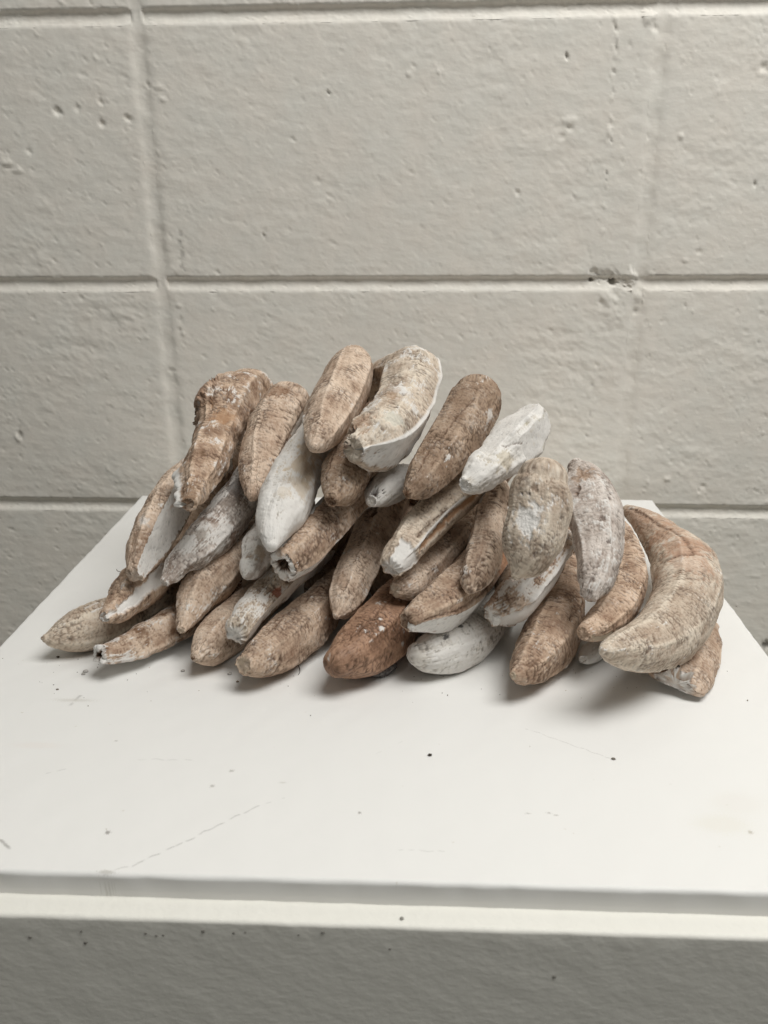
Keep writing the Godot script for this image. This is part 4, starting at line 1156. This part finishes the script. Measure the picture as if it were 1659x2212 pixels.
func litter():
	one_crumb(Vector3(0.2347, TOP + 0.0004, 0.4033), 0.0010, Color(0.06, 0.05, 0.04), "small black crumb alone in the middle of the white plinth top")
	one_crumb(Vector3(0.0386, TOP + 0.0006, 0.3344), 0.0016, Color(0.55, 0.53, 0.5), "grey white crumb of plaster beside the hollow half shell")
	one_crumb(Vector3(0.0383, TOP + 0.0005, 0.3370), 0.0012, Color(0.45, 0.43, 0.4), "lower grey crumb of plaster near the hollow half shell")
	one_crumb(Vector3(0.0939, TOP + 0.0005, 0.3311), 0.0012, Color(0.5, 0.48, 0.45), "grey crumb in front of the gap between hollow shell and smooth cast")
	one_crumb(Vector3(0.1213, TOP + 0.0005, 0.3330), 0.0013, Color(0.5, 0.48, 0.45), "grey crumb in front of the thick tan brown cast")
	one_crumb(Vector3(0.1275, TOP + 0.0003, 0.3411), 0.0008, Color(0.25, 0.2, 0.15), "brown grain in front of the thick tan brown cast")
	one_crumb(Vector3(0.0161, TOP + 0.0004, 0.3187), 0.0009, Color(0.12, 0.1, 0.08), "dark crumb below the farthest left pale cast")
	one_crumb(Vector3(0.0301, TOP + 0.0003, 0.3533), 0.0008, Color(0.2, 0.17, 0.14), "dark grain at the left of the plinth top, in front of the hollow shell")
	one_crumb(Vector3(0.3224, TOP + 0.0004, 0.4024), 0.0010, Color(0.2, 0.18, 0.15), "dark crumb at the end of the fine scratch on the plinth")
	one_crumb(Vector3(0.2243, TOP - 0.0109, 0.4925), 0.0009, Color(0.3, 0.29, 0.26), "grey crumb on the narrow front ledge of the plinth")
	thread("hair", "short dark curved hair lying in front of the thick tan brown cast", [[157.7, 0.4, 320.4, 1], [159.6, 0.5, 324.1, 1], [160.8, 0.4, 329.0, 1], [160.4, 0.4, 333.0, 1]], 0.00016, Color(0.05, 0.04, 0.03))
	thread("fibre", "tiny dark hooked fibre on the upper edge of the short brown cast", [[53.6, 48.0, 302.0, 1], [52.7, 49.0, 303.0, 1], [52.1, 49.8, 304.0, 1], [52.3, 51.4, 305.0, 1]], 0.00018, Color(0.12, 0.08, 0.05))
	thread("fibre", "tiny dark fibre above the place where the short brown cast meets the leftmost cast", [[50.1, 39.0, 312.0, 1], [49.8, 40.3, 313.0, 1], [49.8, 42.3, 314.0, 1]], 0.00016, Color(0.12, 0.08, 0.05))
	# dust and grains fallen from the casts, too many and too small to count
	var mm := MultiMesh.new()
	mm.transform_format = MultiMesh.TRANSFORM_3D
	mm.use_colors = true
	mm.mesh = crumb(3, 1.0)
	var rng := RandomNumberGenerator.new()
	rng.seed = 77
	var put := []
	for k in 110:
		var x := rng.randf_range(-25, 440)
		var z := 318.0 + absf(rng.randfn(0.0, 22.0)) if k < 95 else rng.randf_range(60, 480)
		put.append([Vector3(x, 0, z), rng.randf_range(0.12, 0.34) * (1.0 if k % 9 else 1.7)])
	mm.instance_count = put.size()
	for k in put.size():
		var q: Vector3 = put[k][0]
		var s: float = put[k][1] * MM
		var b := Basis(Vector3.UP, rng.randf() * TAU).scaled(Vector3.ONE * s)
		mm.set_instance_transform(k, Transform3D(b, Vector3(q.x * MM, TOP + s * 0.4, q.z * MM)))
		var g := rng.randf()
		mm.set_instance_color(k, Color(0.10, 0.08, 0.06).lerp(Color(0.5, 0.42, 0.33), g * g))
	var mi := MultiMeshInstance3D.new()
	mi.name = "dust_grains"
	mi.multimesh = mm
	var gm = mat(Color.WHITE, 0.9)
	gm.vertex_color_use_as_albedo = true
	mi.material_override = gm
	mi.set_meta("label", "fine brown grains and dust scattered over the white plinth top")
	mi.set_meta("category", "dust")
	mi.set_meta("kind", "stuff")
	add_child(mi)

func one_crumb(at: Vector3, r: float, colour: Color, label):
	var o = obj("crumb", crumb(int(r * 1e6) + int(at.x * 1e4), r), mat(colour, 0.9), self)
	o.position = at
	o.set_meta("label", label)
	o.set_meta("category", "crumb")
	o.set_meta("group", "crumbs on the plinth top")

# a fleck of dirt under the paint of the front panel
func fleck(parent, at: Vector3, r: float):
	var o = obj("paint_fleck", crumb(int(at.x * 1e4), r), mat(Color(0.2, 0.19, 0.17), 0.8), parent)
	o.rotation_degrees.x = 90.0
	o.position = at
